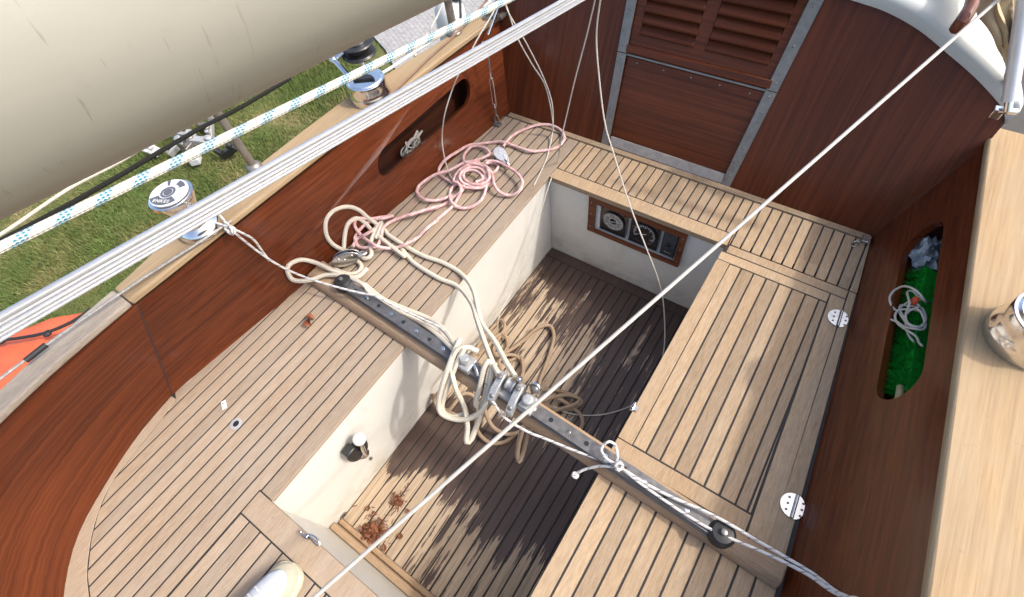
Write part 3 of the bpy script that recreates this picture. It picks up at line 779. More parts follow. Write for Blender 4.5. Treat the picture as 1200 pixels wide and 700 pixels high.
mb = MB(); mb.prism(lf, NBK * .03); mb.build('bulkhead', M['mahog_z'], yacht)
def cx_(z, s): return (CL + (CLt - CL) * z / .79) if s < 0 else (CR + (CRt - CR) * z / .79)
ZH = .444
mb = MB(); mb.prism([(x, YB + .010, z) for x, z in ((cx_(.0, -1), .0), (cx_(0, 1), 0), (cx_(ZH, 1), ZH - .002), (cx_(ZH, -1), ZH - .002))], (0, .018, 0))
mb.warp(); hb = mb.build('hatch_board', M['mahog_x'], yacht); tag(hb, 'plain lower mahogany hatch board')
mb = MB(); mb.prism([(x, YB + .004, z) for x, z in ((cx_(ZH, -1) + .02, ZH - .012), (cx_(ZH, 1) - .02, ZH - .012), (cx_(ZH, 1) - .02, ZH - .045), (cx_(ZH, -1) + .02, ZH - .045))], (0, .0055, 0))
for k in range(5): mb.ball((cx_(ZH, -1) + .06 + k * .105, YB + .004, ZH - .028), .0035, 1, 8, (1, .5, 1))
mb.warp(); mb.build('rail', [M['mahog_x'], M['steel_dull']], hb, bevel=.002)
mb = MB(); mb.box((cx_(ZH, -1) + .012, YB + .001, ZH - .0075), (cx_(ZH, 1) - .012, YB + .0095, ZH + .001)); mb.warp(); mb.build('edge_strip', M['steel_dull'], hb, bevel=.001)
# louvred board: a frame with two openings, slats in each
def sub(z, t): return cx_(z, -1) * (1 - t) + cx_(z, 1) * t
mb = MB()
zt = .785
za, zb = .522, .765
T = ((.0, .09), (.45, .53), (.91, 1.))
for a, b_ in T: mb.prism([(sub(z, t), YB + .006, z) for t, z in ((a, ZH + .002), (b_, ZH + .002), (b_, zt), (a, zt))], (0, .02, 0))
for a, b_ in ((.09, .45), (.53, .91)):
    mb.prism([(sub(z, t), YB + .006, z) for t, z in ((a, ZH + .002), (b_, ZH + .002), (b_, za), (a, za))], (0, .02, 0))
    mb.prism([(sub(z, t), YB + .006, z) for t, z in ((a, zb), (b_, zb), (b_, zt), (a, zt))], (0, .02, 0))
mb.warp(); lb = mb.build('hatch_board', M['mahog_x'], yacht); tag(lb, 'upper mahogany hatch board with two louvred panels')
mb = MB(); mb.prism([(sub(z, t), YB - .006, z) for t, z in ((.02, ZH + .004), (.98, ZH + .004), (.98, ZH + .038), (.02, ZH + .038))], (0, .0115, 0)); mb.warp(); mb.build('rail', M['mahog_x'], lb, bevel=.005)
for a, b_ in ((.09, .45), (.53, .91)):
    mb = MB(); n = 6; h = (zb - za) / n
    for k in range(n):
        z = za + h * k
        x0, x1 = sub(z + h / 2, a), sub(z + h / 2, b_)
        pr = [(-.006, .002), (-.009, .008), (-.006, .013), (.014, h + .004), (.018, h - .004), (.0, .0)]
        mb.prism([(x0 + .0005, YB + .006 + py, z + pz) for py, pz in pr], (x1 - x0 - .001, 0, 0))
    mb.warp(); mb.build('louvre_panel', M['vent'], lb, bevel=.002)
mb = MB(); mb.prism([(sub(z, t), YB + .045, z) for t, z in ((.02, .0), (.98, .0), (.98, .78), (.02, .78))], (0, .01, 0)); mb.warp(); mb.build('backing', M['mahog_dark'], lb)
# steel strips over the board edges
for s, wd in ((-1, .036), (1, .036)):
    mb = MB()
    for z0, z1 in ((.004, ZH - .0015), (ZH + .0015, .775)):
        e0, e1 = cx_(z0, s), cx_(z1, s); a, b_ = (-.02, .016)
        mb.prism([(e0 + a, YB - .0045, z0), (e0 + b_, YB - .0045, z0), (e1 + b_, YB - .0045, z1), (e1 + a, YB - .0045, z1)], (0, .0035, 0))
    for z in (.06, .2, .36, ZH - .02, ZH + .03, .60, .72): mb.ball((cx_(z, s) - .002, YB - .005, z), .0042, 0, 10, (1, .5, 1))
    mb.warp(); mb.build('retaining_strip', M['steel_dull'], bulk, bevel=.0008)
mb = MB(); mb.prism([(x, YB - .003, z) for x, z in ((cx_(.03, -1) + .019, .008), (cx_(.03, 1) - .022, .008), (cx_(.06, 1) - .022, .058), (cx_(.06, -1) + .019, .058))], (0, .012, 0))
mb.warp(); mb.build('sill_plate', plain('satin steel sill', (.40, .375, .34), .5, .5, nscale=50, namt=.2), bulk, bevel=.001)

# coachroof and decks forward --------------------------------------------------------
import itertools
xs = [2 * MX - x for x, z in sarc[::-1]] + [MX - .2, MX - .1, MX, MX + .1, MX + .2] + [x for x, z in sarc]
n = len(xs); base_ = [BN(x, top_at(x)) for x in xs]
rows_ = [(-.014, .0005), (-.014, .028), (-.006, .042), (.018, .052), (.6, .10), (2.6, .12)]
vs = []
for dy, dz in rows_:
    for p in base_:
        k = max(0., min(1., 1 - (p.z - .42) / .12)) if dy < .1 else 0
        q_ = 1 - (.16 if dy == .6 else .36 if dy > 1 else 0); vs.append(Vector((MX + (p.x - MX) * q_, p.y, p.z)) + Vector((math.copysign(.010 * (dy > -.01), p.x - MX), dy, dz)))
vs += [Vector((MX + (base_[i].x - MX) * .64, base_[i].y, base_[i].z)) + Vector((0, 2.6, .0005)) for i in range(n)] + [base_[i] + Vector((0, .0, .0005)) for i in range(n)]
m_ = len(rows_); fs = []
for j in range(m_ - 1):
    for i in range(n - 1): fs.append((j * n + i, j * n + i + 1, (j + 1) * n + i + 1, (j + 1) * n + i))
for i in range(n - 1):
    fs.append(((m_ - 1) * n + i, (m_ - 1) * n + i + 1, m_ * n + i + 1, m_ * n + i))
    fs.append((m_ * n + i, m_ * n + i + 1, i + 1, i))
for e in (0, n - 1): fs.append(tuple([j * n + e for j in range(m_)] + [m_ * n + e]))
mb = MB(); mb.add(vs, fs)
for sx, p in ((1, base_[-1]), (-1, base_[0])):     # cabin sides
    fx = MX + (p.x - MX) * .84; mb.prism([(p.x - sx * .002, p.y + .032, .30), (p.x - sx * .002, p.y + .032, p.z), (fx, p.y + .6, p.z + .02), (fx, p.y + .6, .30)], (-sx * .02, 0, 0))
roof = mb.build('coachroof', M['roofwhite'], yacht, smooth=50)
mb = MB()
q = [PZ(1152, -40, .735), PZ(1141, -4, .725), PZ(1137, 10, .715), PZ(1128, 24, .70), PZ(1121, 33, .67)]
mb.tube(smooth_path(q, .01), .017, 0, 10); rail = mb.build('grab_rail', mahogany('varnished rail', 1, (.09, .028, .018), (.2, .07, .045)), roof)
# side deck and hull ----------------------------------------------------------------
def hull_sec(t):
    y = -1.15 + t * 7.2
    w = 1.0 + .12 * math.sin(math.pi * min(1, max(0, (y + 1.1) / 5.5))) if y < 2 else 1.05 * max(.02, math.cos((y - 2) / 4.1 * math.pi / 2))
    return y, w
hn = MB(); vs = []; fs = []; rows = 15; Ny = 48
HW = [(-1.12, .02), (-1.08, .30), (-1.0, .62), (-.8, .90), (-.4, 1.075), (0, 1.10), (.5, 1.13), (1.0, 1.12), (1.5, 1.04), (1.9, 1.00), (2.4, .96), (3.2, .82), (4.2, .55), (5.2, .25), (5.9, .02)]
def hw(y):
    for (a, p), (b_, q_) in zip(HW[:-1], HW[1:]):
        if a <= y <= b_: return p + (q_ - p) * (y - a) / (b_ - a)
    return .02
for i in range(Ny + 1):
    y = -1.12 + 7.0 * (i / Ny) ** 1.15; w0 = hw(y)
    for k in range(rows):
        a = math.pi * k / (rows - 1); dep = 1.15 * (1 - .25 * abs(y - 2) / 4); cc = math.cos(a)
        sx = math.copysign(abs(cc) ** .45, cc); zz = .345 - dep * math.sin(a) ** .9
        vs.append((AXC + sx * w0 * (1 if sx < 0 else 1.22), y, zz))
for i in range(Ny):
    for k in range(rows - 1): fs.append((i * rows + k, i * rows + k + 1, (i + 1) * rows + k + 1, (i + 1) * rows + k))
hn.add(vs, fs); hull = hn.build('hull', M['hull'], yacht, smooth=60)
mb = MB(); mb.box((-.62, .4, GZ + .02), (-.36, 3.2, -.9)); mb.build('keel', M['hull'], yacht, bevel=.08)
mb = MB(); mb.prism([(.458, 1.885, .28), (.93, 1.885, .28), (.90, 3.0, .28), (.455, 3.4, .28)], (0, 0, .07))
mb.build('side_deck', plain('deck grey with painted shade', (.05, .048, .045), .8, nscale=20), yacht)  # deck grey made near black: shade beside roof and canvas put into the colour
# toe rail on the port sheer
mb = MB(); mb.tube(smooth_path([*[PZ(a, b, ZC + .004) for a, b in ((411, 108), (459, 79), (500, 52), (545, 24), (575, 2))]], .03), .006); mb.build('toe_rail', M['white'], yacht)

# winches ---------------------------------------------------------------------------
def winch(c, r, h, label, style):
    w = bpy.data.objects.new('winch', None); COL.objects.link(w); w.parent = yacht; w.location = Vector(c) - Vector(yacht.location); tag(w, label)
    X = Matrix.Translation(c)
    d = MB(); dr = r * (.86 if style != 'tall' else .70)
    if style == 'tall':
        d.lathe([(r, .001), (r, h * .10), (r * .93, h * .16), (dr, h * .24), (dr * .94, h * .45), (dr * .96, h * .6), (r * .92, h * .82), (r * .98, h * .88), (r * .98, h * .93), (r * .9, h * .94)], X, 0, 48)
    else:
        d.lathe([(r, .001), (r * 1.0, h * .10), (r * .99, h * .30), (r * .955, h * .36), (r * .93, h * .62), (r * .95, h * .90), (r * .93, h * .94), (r * .86, h * .95)], X, 0, 48)
    d.build('drum', M['chrome'], w, smooth=30)
    return w, X
z0 = ZC
cw1 = Vector((-1.548, .273, z0)); w1, X1 = winch(cw1, .068, .165, 'tall chrome winch with a printed top plate', 'tall')
t = MB(); t.lathe([(.055, .156), (.058, .159), (.058, .163), (.055, .165), (.001, .165)], X1, 0, 48)
t.build('top_plate', M['decal'], w1, smooth=30)
# printed dark crescent, rings and lettering on the plate
dirT = Vector((.42, -.90, 0)).normalized()            # towards the lettering
ang0 = math.atan2(dirT.y, dirT.x)
pr = MB(); zz = .1656
def ring_sec(r0, r1, a0, a1, mi, z, n=24):
    pts = [(r0, a0 + (a1 - a0) * i / n) for i in range(n + 1)] + [(r1, a1 - (a1 - a0) * i / n) for i in range(n + 1)]
    pr.prism([cw1 + Vector((r * math.cos(a), r * math.sin(a), z)) for r, a in pts], (0, 0, .0006), mi)
ring_sec(.027, .054, ang0 - .95, ang0 + .95, 0, zz); ring_sec(.016, .023, 0, 2 * math.pi - .001, 0, zz, 40)
ring_sec(.034, .052, ang0 + 2.2, ang0 + 2.9, 0, zz); ring_sec(.030, .053, ang0 + 3.5, ang0 + 3.7, 0, zz)
pr.lathe([(.014, zz), (.014, zz + .001), (.001, zz + .001)], X1, 0, 8)
pr.build('print', M['decal_dark'], w1)
cu = bpy.data.curves.new('lettering', 'FONT'); cu.body = 'ENKES'; cu.size = .0175; cu.align_x = 'CENTER'; cu.align_y = 'CENTER'; cu.extrude = .0002; cu.space_character = 1.15
to = bpy.data.objects.new('lettering', cu); COL.objects.link(to)
bpy.context.view_layer.update()
tm = bpy.data.meshes.new_from_object(to.evaluated_get(bpy.context.evaluated_depsgraph_get())); bpy.data.objects.remove(to)
tm.materials.clear(); tm.materials.append(M['tick'])
lo_ = bpy.data.objects.new('lettering', tm); COL.objects.link(lo_); lo_.parent = w1; lo_.location = dirT * .039 + Vector((0, 0, zz + .0012)); lo_.rotation_euler = (0, 0, ang0 + math.pi / 2)
def handle_top(w, X, r, h, rot):
    t = MB(); t.lathe([(r * .86, h * .95), (r * .80, h), (r * .2, h * 1.0), (.001, h)], X, 0, 40)
    Xr = X @ Matrix.Rotation(rot, 4, 'Z')
    t.build('cap', M['chrome'], w, smooth=30)
    s = MB(); pl = [(-r * .45, -.012), (r * .45, -.012)] + [(r * .45 * math.cos(a), -.010 + r * .38 * math.sin(a)) for a in [i * math.pi / 8 for i in range(1, 8)]]
    s.prism([Xr @ Vector((x, y, h + .0004)) for x, y in pl], (0, 0, .003)); s.box((-r * .52, -.018, h + .0004), (r * .52, -.0125, h + .009), 0, Xr)
    s.build('handle_socket', M['black'], w, bevel=.001)
cw2 = Vector((-1.523, 1.078, z0)); w2, X2 = winch(cw2, .080, .082, 'low chrome winch with a half moon handle socket', 'low'); handle_top(w2, X2, .080, .082, .6)
cw3 = Vector((.612, 1.085, z0)); w3, X3 = winch(cw3, .088, .10, 'chrome winch on the shaded side', 'low'); handle_top(w3, X3, .088, .10, -.6)
# black furling drum on an outrigged bracket
cf = PD(419, 57, 2.0); fd = bpy.data.objects.new('furling_drum', None); COL.objects.link(fd); fd.parent = yacht; fd.location = cf - Vector(yacht.location)
Xf = Matrix.Translation(cf)
mb = MB(); mb.lathe([(.068, -.025), (.072, -.020), (.066, -.012), (.040, -.008), (.040, .010), (.066, .014), (.072, .022), (.068, .027), (.001, .029)], Xf, 0, 40); mb.build('spool', M['black'], fd, smooth=35)
mb = MB(); mb.lathe([(.045, .030), (.045, .038), (.02, .042), (.001, .042)], Xf, 0, 24)
mb.tube([cf + Vector((0, 0, -.02)), cf + Vector((.02, -.02, -.10)), Vector((-1.62, cf.y - .12, .36))], .014, 0, 10); mb.tube([PD(391, 71, 2.0), PD(398, 78, 1.98), PD(407, 88, 1.95), Vector((-1.63, 1.09, .36))], .012, 0, 10)
mb.tube([PD(391, 71, 2.0), cf + Vector((-.02, -.03, .01))], .010, 0, 10); mb.ball(PD(391, 71, 2.0), .018)
mb.build('bracket', M['steel'], fd)
# stanchions
def stanchion(base, topz, r):
    s = MB(); s.tube([base, Vector((base.x, base.y, topz))], r, 0, 14); s.lathe([(r * 2.1, 0), (r * 2.1, .008), (r * 1.4, .02), (r, .022)], Matrix.Translation(base), 0, 20)
    return s.build('stanchion', M['steel_dull'], yacht)
stanchion(Vector((-1.625, .562, ZC)), .74, .014)
stanchion(PZ(532, 39, ZC), 1.0, .017)

# traveller -----------------------------------------------------------------------------
def ty(x): return .402 + (.05 - x) * .045
trav = bpy.data.objects.new('traveller', None); COL.objects.link(trav); trav.parent = yacht; trav.location = Vector((-.5, .42, 0)) - Vector(yacht.location)
x0, x1 = -1.415, .40
mb = MB()
def beam_pts(x):
    c = ty(x); a = .357 + (.403 - x) * .026
    return [(x, a, .0015), (x, a + .006, .022), (x, a + .018, .034), (x, c + .032, .034), (x, c + .040, .028), (x, c + .042, .0015)]
A, B = beam_pts(x0), beam_pts(x1); n = len(A)
Am, Bm = beam_pts(x0 + .012), beam_pts(x1 - .012)
mb.add(A + B, [tuple(range(n))[::-1], tuple(range(n, 2 * n))] + [(i, (i + 1) % n, (i + 1) % n + n, i + n) for i in range(n)])
mb.build('beam', M['teak_x'], trav, bevel=.005)
mb = MB(); u0, u1 = -1.235, .232
ux = Vector((1, -.045, 0)).normalized(); uy = Vector((.045, 1, 0)).normalized()
prof = [(-.020, .0345), (.020, .0345), (.020, .041), (.013, .044), (.013, .054), (.020, .057), (.020, .066), (-.020, .066), (-.020, .057), (-.013, .054), (-.013, .044), (-.020, .041)]
p0 = Vector((u0, ty(u0), 0)); ln = (u1 - u0) / ux.x
mb.prism([p0 + uy * a + Vector((0, 0, z)) for a, z in prof], ux * ln, 0)
k = 0; d = .07
while d < ln - .04:
    c = p0 + ux * d + Vector((0, 0, .0662))
    X = frame_from(c, ux, (0, 0, 1))
    if k % 2: mb.lathe([(.0075, 0), (.0068, .0012), (.002, .0014)], X, 1, 14)
    else: mb.lathe([(.0075, .0), (.0075, .0004), (.001, .0004)], X, 2, 14)
    d += .062; k += 1
mb.build('track', [M['track'], M['steel'], M['black']], trav, bevel=.0015)
for u in (u0, u1):
    s = MB(); c = Vector((u, ty(u), 0)); X = frame_from(c + Vector((0, 0, .035)), ux, (0, 0, 1))
    s.lathe([(.030, .0), (.034, .008), (.034, .034), (.026, .044), (.001, .047)], X, 0, 24); s.lathe([(.008, .047), (.008, .054), (.002, .056)], X, 1, 14)
    s.build('end_stop', [M['rubber'], M['steel_dull']], trav, smooth=35)

def on_track(px, py, z=.068):
    p = PZ(px, py, z); return Vector((p.x, ty(p.x), z))
def knob(mb, X, r, h, mi=0): mb.lathe([(r, 0), (r, h * .75), (r * .85, h), (.001, h)], X, mi, 20)
# sliding stop
c = on_track(545, 428); X = frame_from(c, ux, (0, 0, 1))
st = thing('track_stop', 'small grey cast stop with a round plunger on the traveller track, left of the car', 'track stop', c)
mb = MB(); mb.box((-.030, -.027, -.012), (.030, .027, .018), 0, X); mb.build('body', M['galv'], st, bevel=.004)
mb = MB(); knob(mb, X @ Matrix.Translation((0, 0, .0185)), .017, .026); mb.build('plunger', M['galv'], st, bevel=.001)
mb = MB(); mb.tube([X @ Vector((.026, .01, .012)), X @ Vector((.05, -.004, .016)), X @ Vector((.062, -.012, .004))], .006, 0, 10); mb.build('lug', M['steel'], st)
# car
c = on_track(603, 463); X = frame_from(c, ux, (0, 0, 1))
car = thing('traveller_car', 'grey cast mainsheet traveller car with twin sheave brackets on the track', 'traveller car', c)
mb = MB(); mb.box((-.072, -.028, -.012), (.078, .028, .010), 0, X); mb.build('body', M['galv'], car, bevel=.004)
def bracket(x, tilt):
    Xb = X @ Matrix.Translation((x, -.012, .010)) @ Matrix.Rotation(tilt, 4, 'Z')
    s = MB(); pl = [(-.050, -.020), (-.050, .008), (-.02, .034), (.03, .045), (.046, .036), (.046, .0), (.02, .004), (-.02, -.004)]
    s.prism([Xb @ Vector((-.012, y, z)) for y, z in pl], Xb.to_3x3() @ Vector((.024, 0, 0)))
    s.lathe([(.009, 0), (.009, .006), (.004, .008)], Xb @ Matrix.Translation((0, -.034, .014)) @ Matrix.Rotation(.9, 4, 'X'), 1, 14)
    s.lathe([(.009, 0), (.009, .006), (.004, .008)], Xb @ Matrix.Translation((0, .02, .046)), 1, 14)
    return s.build('bracket', [M['galv'], M['steel_dull']], car, bevel=.004)
bracket(-.052, .1); bracket(.018, .1)
mb = MB(); mb.lathe([(.020, -.014), (.020, -.010), (.014, -.004), (.014, .004), (.020, .010), (.020, .014)], X @ Matrix.Translation((-.016, .012, .036)) @ Matrix.Rotation(math.pi / 2, 4, 'Y'), 0, 24)
mb.box((-.034, -.004, .012), (.0, .026, .034), 0, X); mb.build('sheave', M['galv'], car, smooth=35)
mb = MB(); mb.box((.034, -.026, .0105), (.076, .024, .030), 0, X); knob(mb, X @ Matrix.Translation((.055, 0, .0305)), .018, .020); mb.build('plunger', M['galv'], car, bevel=.003)
mb = MB(); mb.tube(smooth_path([X @ Vector(p) for p in ((.045, .034, .02), (.035, .045, .05), (.055, .048, .066), (.072, .042, .05), (.066, .03, .02))], .006), .005, 0, 10); mb.ball(X @ Vector((.056, .04, .048)), .015, 1)
mb.ball(X @ Vector((.0, .035, .052)), .012, 1); mb.ball(X @ Vector((.004, .03, .07)), .008, 0); mb.build('shackle', [M['steel'], M['steel_dull']], car)

# turnbuckle ------------------------------------------------------------------------------
bz = PZ(583, 147, .0)
tb = thing('turnbuckle', 'slim steel turnbuckle standing on the seat corner against the bulkhead', 'turnbuckle', bz)
def tz(z, dx=0, dy=0): return bz + Vector((dx, dy, z))
mb = MB()
for s in (-1, 1): mb.tube(smooth_path([tz(.105, s * .005), tz(.12, s * .0085), tz(.23, s * .0085), tz(.25, s * .004)], .02), .0035, 0, 8)
mb.lathe([(.007, .095), (.008, .11), (.004, .118)], Matrix.Translation(bz), 0, 12); mb.lathe([(.004, .24), (.008, .25), (.006, .27)], Matrix.Translation(bz), 0, 12)
mb.build('barrel', M['steel'], tb)
mb = MB(); mb.tube([tz(.05), tz(.10)], .0042, 0, 8); mb.build('threaded_rod', M['steel_dull'], tb)
mb = MB(); mb.tube([tz(.26), tz(.36), tz(.40)], .0042, 0, 8); mb.build('threaded_rod', M['steel_dull'], tb)
mb = MB(); mb.tube(smooth_path([tz(.062), tz(.045, .011), tz(.02, .012), tz(.010, 0), tz(.02, -.012), tz(.045, -.011), tz(.062)], .006), .004, 0, 8)
mb.box(tz(.001, -.018, -.014), tz(.012, .018, .014)); mb.build('shackle', M['steel_dull'], tb, bevel=.002)
mb = MB(); p0 = tz(.40); mb.ball(p0, .016, 0, 12, (1, 1, .7)); mb.tube([p0 + Vector((-.02, 0, 0)), p0 + Vector((.02, 0, .0))], .006)
mb.build('clevis', M['steel'], tb)

# ---------------------------------------------------------------- ropes
def rope(name, label, strands, r, mat, cat='rope', seg=8, group=None, step=None):
    mb = MB()
    for s in strands: mb.tube(smooth_path(s, step or max(.006, r * .9)), r, 0, seg)
    o = mb.build(name, mat, smooth=80, origin=strands[0][0]); return tag(o, label, cat, group)
def lean(p, px, py, r=.011):
    if p.y < 1.7 and p.y > -.15 and p.x < pb0.x + (pb1.x - pb0.x) * (p.y - pb0.y) / (pb1.y - pb0.y) + r + .1 * p.z * -1:
        return PP(px, py, pb0 + pn * r, pn)
    return p
def onz(pts, z=.0, dz=.004, seed=0):
    """points given in picture pixels that lie on the level z (third value: height above it)"""
    rn = random.Random(seed); out = []
    for p in pts:
        h = p[2] if len(p) > 2 else rn.random() * dz
        out.append(lean(PZ(p[0], p[1], z + h), p[0], p[1]))
    return out
rp = .0068
q = lambda pts: zc(480, 140, 5.832, pts)
coil = []
coil.append(onz(q([(640, 185), (665, 150), (705, 110), (780, 70), (880, 38), (970, 42), (1040, 82), (1055, 140), (1000, 195), (900, 215), (820, 215), (720, 185), (640, 155), (560, 158), (480, 168), (400, 180), (330, 220), (250, 272), (205, 330), (205, 375), (250, 410), (300, 440)]), rp, .012, 1))
coil.append(onz(q([(0, 655), (130, 612), (240, 580), (300, 530), (350, 490), (335, 440), (300, 420), (330, 360), (400, 310), (470, 310), (540, 350), (560, 410), (520, 455), (440, 460), (360, 430), (345, 380), (390, 335), (460, 330), (510, 365), (510, 420), (450, 450), (380, 430), (355, 390), (375, 350), (430, 340)]), rp, .03, 2))
coil.append(onz(q([(170, 700), (230, 650), (300, 585), (350, 500), (370, 450), (310, 450), (275, 500), (285, 565), (345, 605), (420, 600), (490, 550), (520, 480), (525, 420), (545, 380), (590, 350), (605, 315), (570, 295), (520, 300)]), rp, .022, 3))
coil.append(onz(q([(290, 520), (200, 552), (110, 550), (55, 510), (60, 460), (120, 410), (190, 372), (280, 345), (365, 300), (450, 280), (530, 250), (545, 225), (500, 190), (430, 185), (380, 230), (370, 280), (410, 300), (480, 290)]), rp + .006, .02, 4))
coil.append(onz(q([(520, 285), (600, 290), (680, 330), (745, 380), (770, 430), (750, 490), (690, 520), (620, 500), (580, 450), (565, 385), (530, 330), (460, 300), (390, 330), (330, 400), (350, 455), (430, 470), (520, 460), (560, 420)]), rp + .008, .02, 5))
coil.append(onz(q([(530, 330), (545, 400), (500, 440), (420, 440), (370, 400), (380, 355), (440, 350), (490, 380), (495, 410), (450, 430)]), rp + .018, .01, 6))
q2 = lambda pts: zc(370, 220, 5., pts)
coil.append(onz(q2([(720, 115), (650, 135), (560, 155), (450, 195), (395, 235), (385, 280), (365, 335), (330, 350), (260, 350), (235, 320), (235, 280), (290, 215), (350, 190), (400, 180), (450, 165), (340, 180), (300, 185)]), rp + .006, .02, 7))
coil.append(onz(q2([(715, 190), (650, 240), (600, 290), (540, 325), (480, 350), (420, 355), (350, 340), (290, 300), (235, 240), (230, 195), (260, 180), (320, 190), (355, 230), (300, 270), (245, 300), (215, 350)]), rp + .010, .03, 8))
rope('rope_coil', 'faded pink rope in a loose tangled coil on the teak seat', coil, rp, M['r_pink'])

# mainsheet: thick cream braid from the block on the seat to the car
rm = .0089
def PL(px, py, z): return lean(PZ(px, py, z), px, py, .013)
def path3(pts): return [Vector(p) for p in pts]
q3 = lambda pts: zc(300, 130, 2.9175, pts)
q4 = lambda pts: zc(350, 330, 3.043, pts)
ms = []
a = onz(q2([(230, 385), (165, 368), (100, 332), (62, 275), (60, 195), (105, 135), (180, 112), (250, 130), (310, 180), (400, 245)]), rm, 0, 1)
for i, h in enumerate((.02, .03, .06, .09, .10, .09, .07, .04, .02, .01)): xy = q2([(230, 385), (165, 368), (100, 332), (62, 275), (60, 195), (105, 135), (180, 112), (250, 130), (310, 180), (400, 245)])[i][:2]; a[i] = lean(PZ(*xy, rm + h * .3), *xy, .014)
up = q3([(460, 430), (560, 490), (640, 520), (700, 556)])
hang = [PZ(*q3([(742, 612)])[0][:2], .03), PZ(*q4([(650, 140)])[0][:2], .055), PZ(*q4([(700, 215)])[0][:2], .085), PZ(*q4([(742, 292)])[0][:2], .105), PZ(*q4([(772, 338)])[0][:2], .112)]
ms.append(a + onz(up, rm, .004, 2) + hang)
b1 = onz(q2([(165, 360), (170, 280), (190, 212), (240, 180), (290, 210), (340, 262), (430, 335), (520, 402)]), rm + .012, .004, 3)
b2 = onz(q3([(500, 475), (540, 520), (620, 570), (688, 600)]), rm, .004, 4)
hang2 = [PZ(*q3([(735, 655)])[0][:2], .03), PZ(*q4([(640, 150)])[0][:2], .06), PZ(*q4([(672, 240)])[0][:2], .085), PZ(*q4([(702, 312)])[0][:2], .11), PZ(*q4([(722, 335)])[0][:2], .112)]
ms.append(b1 + b2 + hang2)
# bight over the end stop, running along the beam to the car
ms.append([PL(*q3([(380, 540)])[0][:2], .02), PL(*q3([(340, 570)])[0][:2], .03), PL(*q3([(270, 550)])[0][:2], .045), PL(*q3([(205, 520)])[0][:2], .06), PL(*q3([(150, 510)])[0][:2], .07), PL(*q3([(108, 535)])[0][:2], .07), PL(*q3([(125, 577)])[0][:2], .065), PL(*q3([(180, 580)])[0][:2], .055), PL(*q3([(240, 562)])[0][:2], .05), PL(*q3([(310, 568)])[0][:2], .06), PL(*q3([(370, 597)])[0][:2], .075), PL(*q4([(255, 40)])[0][:2], .06), PL(*q4([(350, 102)])[0][:2], .04), PL(*q4([(440, 150)])[0][:2], .04), PL(*q4([(500, 195)])[0][:2], .06), PL(*q4([(560, 250)])[0][:2], .085), PL(*q4([(600, 300)])[0][:2], .08)])
ms.append([PL(*q4([(235, 10)])[0][:2], .05), PL(*q4([(300, 62)])[0][:2], .045), PL(*q4([(380, 98)])[0][:2], .04), PL(*q4([(470, 135)])[0][:2], .045), PL(*q4([(520, 175)])[0][:2], .07), PL(*q4([(560, 225)])[0][:2], .09), PL(*q4([(600, 250)])[0][:2], .085)])
# block loop beside the block
ms.append(onz(q2([(110, 480), (180, 505), (240, 500), (268, 470), (250, 435), (200, 430), (150, 455)]), rm + .002, .01, 6))
ms.append(onz(q2([(255, 395), (290, 415), (325, 395), (320, 330), (345, 260), (370, 215), (385, 205), (375, 240), (350, 300)]), rm + .01, .01, 7))
# hank hanging over the beam and into the well
def H(pts): return [PZ(*q4([(p[0], p[1])])[0][:2], p[2]) for p in pts]
ms.append(H([(575, 205, .10), (550, 262, .10), (520, 345, .05), (500, 420, -.02), (508, 470, -.06), (560, 492, -.07), (612, 486, -.05), (660, 450, .0), (680, 380, .06), (690, 300, .10), (676, 285, .115), (660, 310, .10), (645, 380, .05), (632, 435, .0), (650, 452, -.03)]))
ms.append(H([(640, 250, .10), (600, 235, .115), (560, 250, .11), (545, 310, .07), (562, 385, .03), (590, 445, -.03), (602, 515, -.08), (598, 572, -.12), (618, 560, -.12), (645, 480, -.05), (668, 390, .04), (682, 310, .09), (700, 300, .10)]))
ms.append(H([(590, 240, .12), (560, 300, .08), (525, 390, .0), (512, 455, -.06), (545, 482, -.08), (600, 470, -.07)]))
ms.append(H([(700, 290, .10), (690, 340, .07), (668, 420, .0), (640, 500, -.07), (612, 568, -.125)]))
rope('mainsheet', 'thick cream mainsheet looped from the seat block to a hank on the traveller', ms, rm, M['r_cream'], seg=10)

# older tan rope lying in the well
rt = .0085
tan = []
zf = DZ + .012
def Z(pts, ztop=None): return [PZ(*q4([(p[0], p[1])])[0][:2], zf + (p[2] if len(p) > 2 else 0.)) for p in pts]
tan.append(Z([(600, 330, .3), (620, 270, .24), (650, 215, .12), (690, 165), (722, 138, .01), (735, 165, .02), (712, 205, .01), (695, 240), (705, 265, .02), (745, 250, .01), (800, 212), (850, 168, .015), (895, 158, .01), (910, 195, .01), (895, 260), (865, 340), (845, 400, .02), (800, 420, .05)]))
tan.append(Z([(640, 262, .2), (680, 225, .08), (712, 190, .02), (738, 195, .02), (745, 230), (728, 268, .02), (745, 285), (790, 270, .01), (800, 320, .03), (780, 380, .05)]))
tan.append(Z([(720, 320, .1), (715, 285, .05), (745, 262, .02), (785, 272, .01), (802, 315), (790, 360, .03)]))
tan.append(Z([(800, 400, .06), (860, 386, .02), (925, 390), (985, 410), (1008, 432), (965, 455), (905, 450, .01), (862, 425, .03), (880, 405, .04), (940, 425, .02), (1000, 470), (1012, 505), (1000, 540)]))
tan.append(Z([(840, 440, .06), (900, 415, .04), (960, 405, .03), (1000, 420, .02), (980, 440, .02), (900, 465)]))
tan.append(Z([(480, 400, .05), (488, 432, .04), (530, 460, .05), (560, 430, .07), (585, 402, .08), (618, 405, .07), (640, 440, .04), (632, 500, .02), (645, 545, .015), (685, 576), (735, 572), (770, 545, .02)]))
tan.append(Z([(660, 440, .12), (675, 490, .08), (700, 525, .05), (745, 545, .03), (790, 535, .03), (815, 510, .05)]))
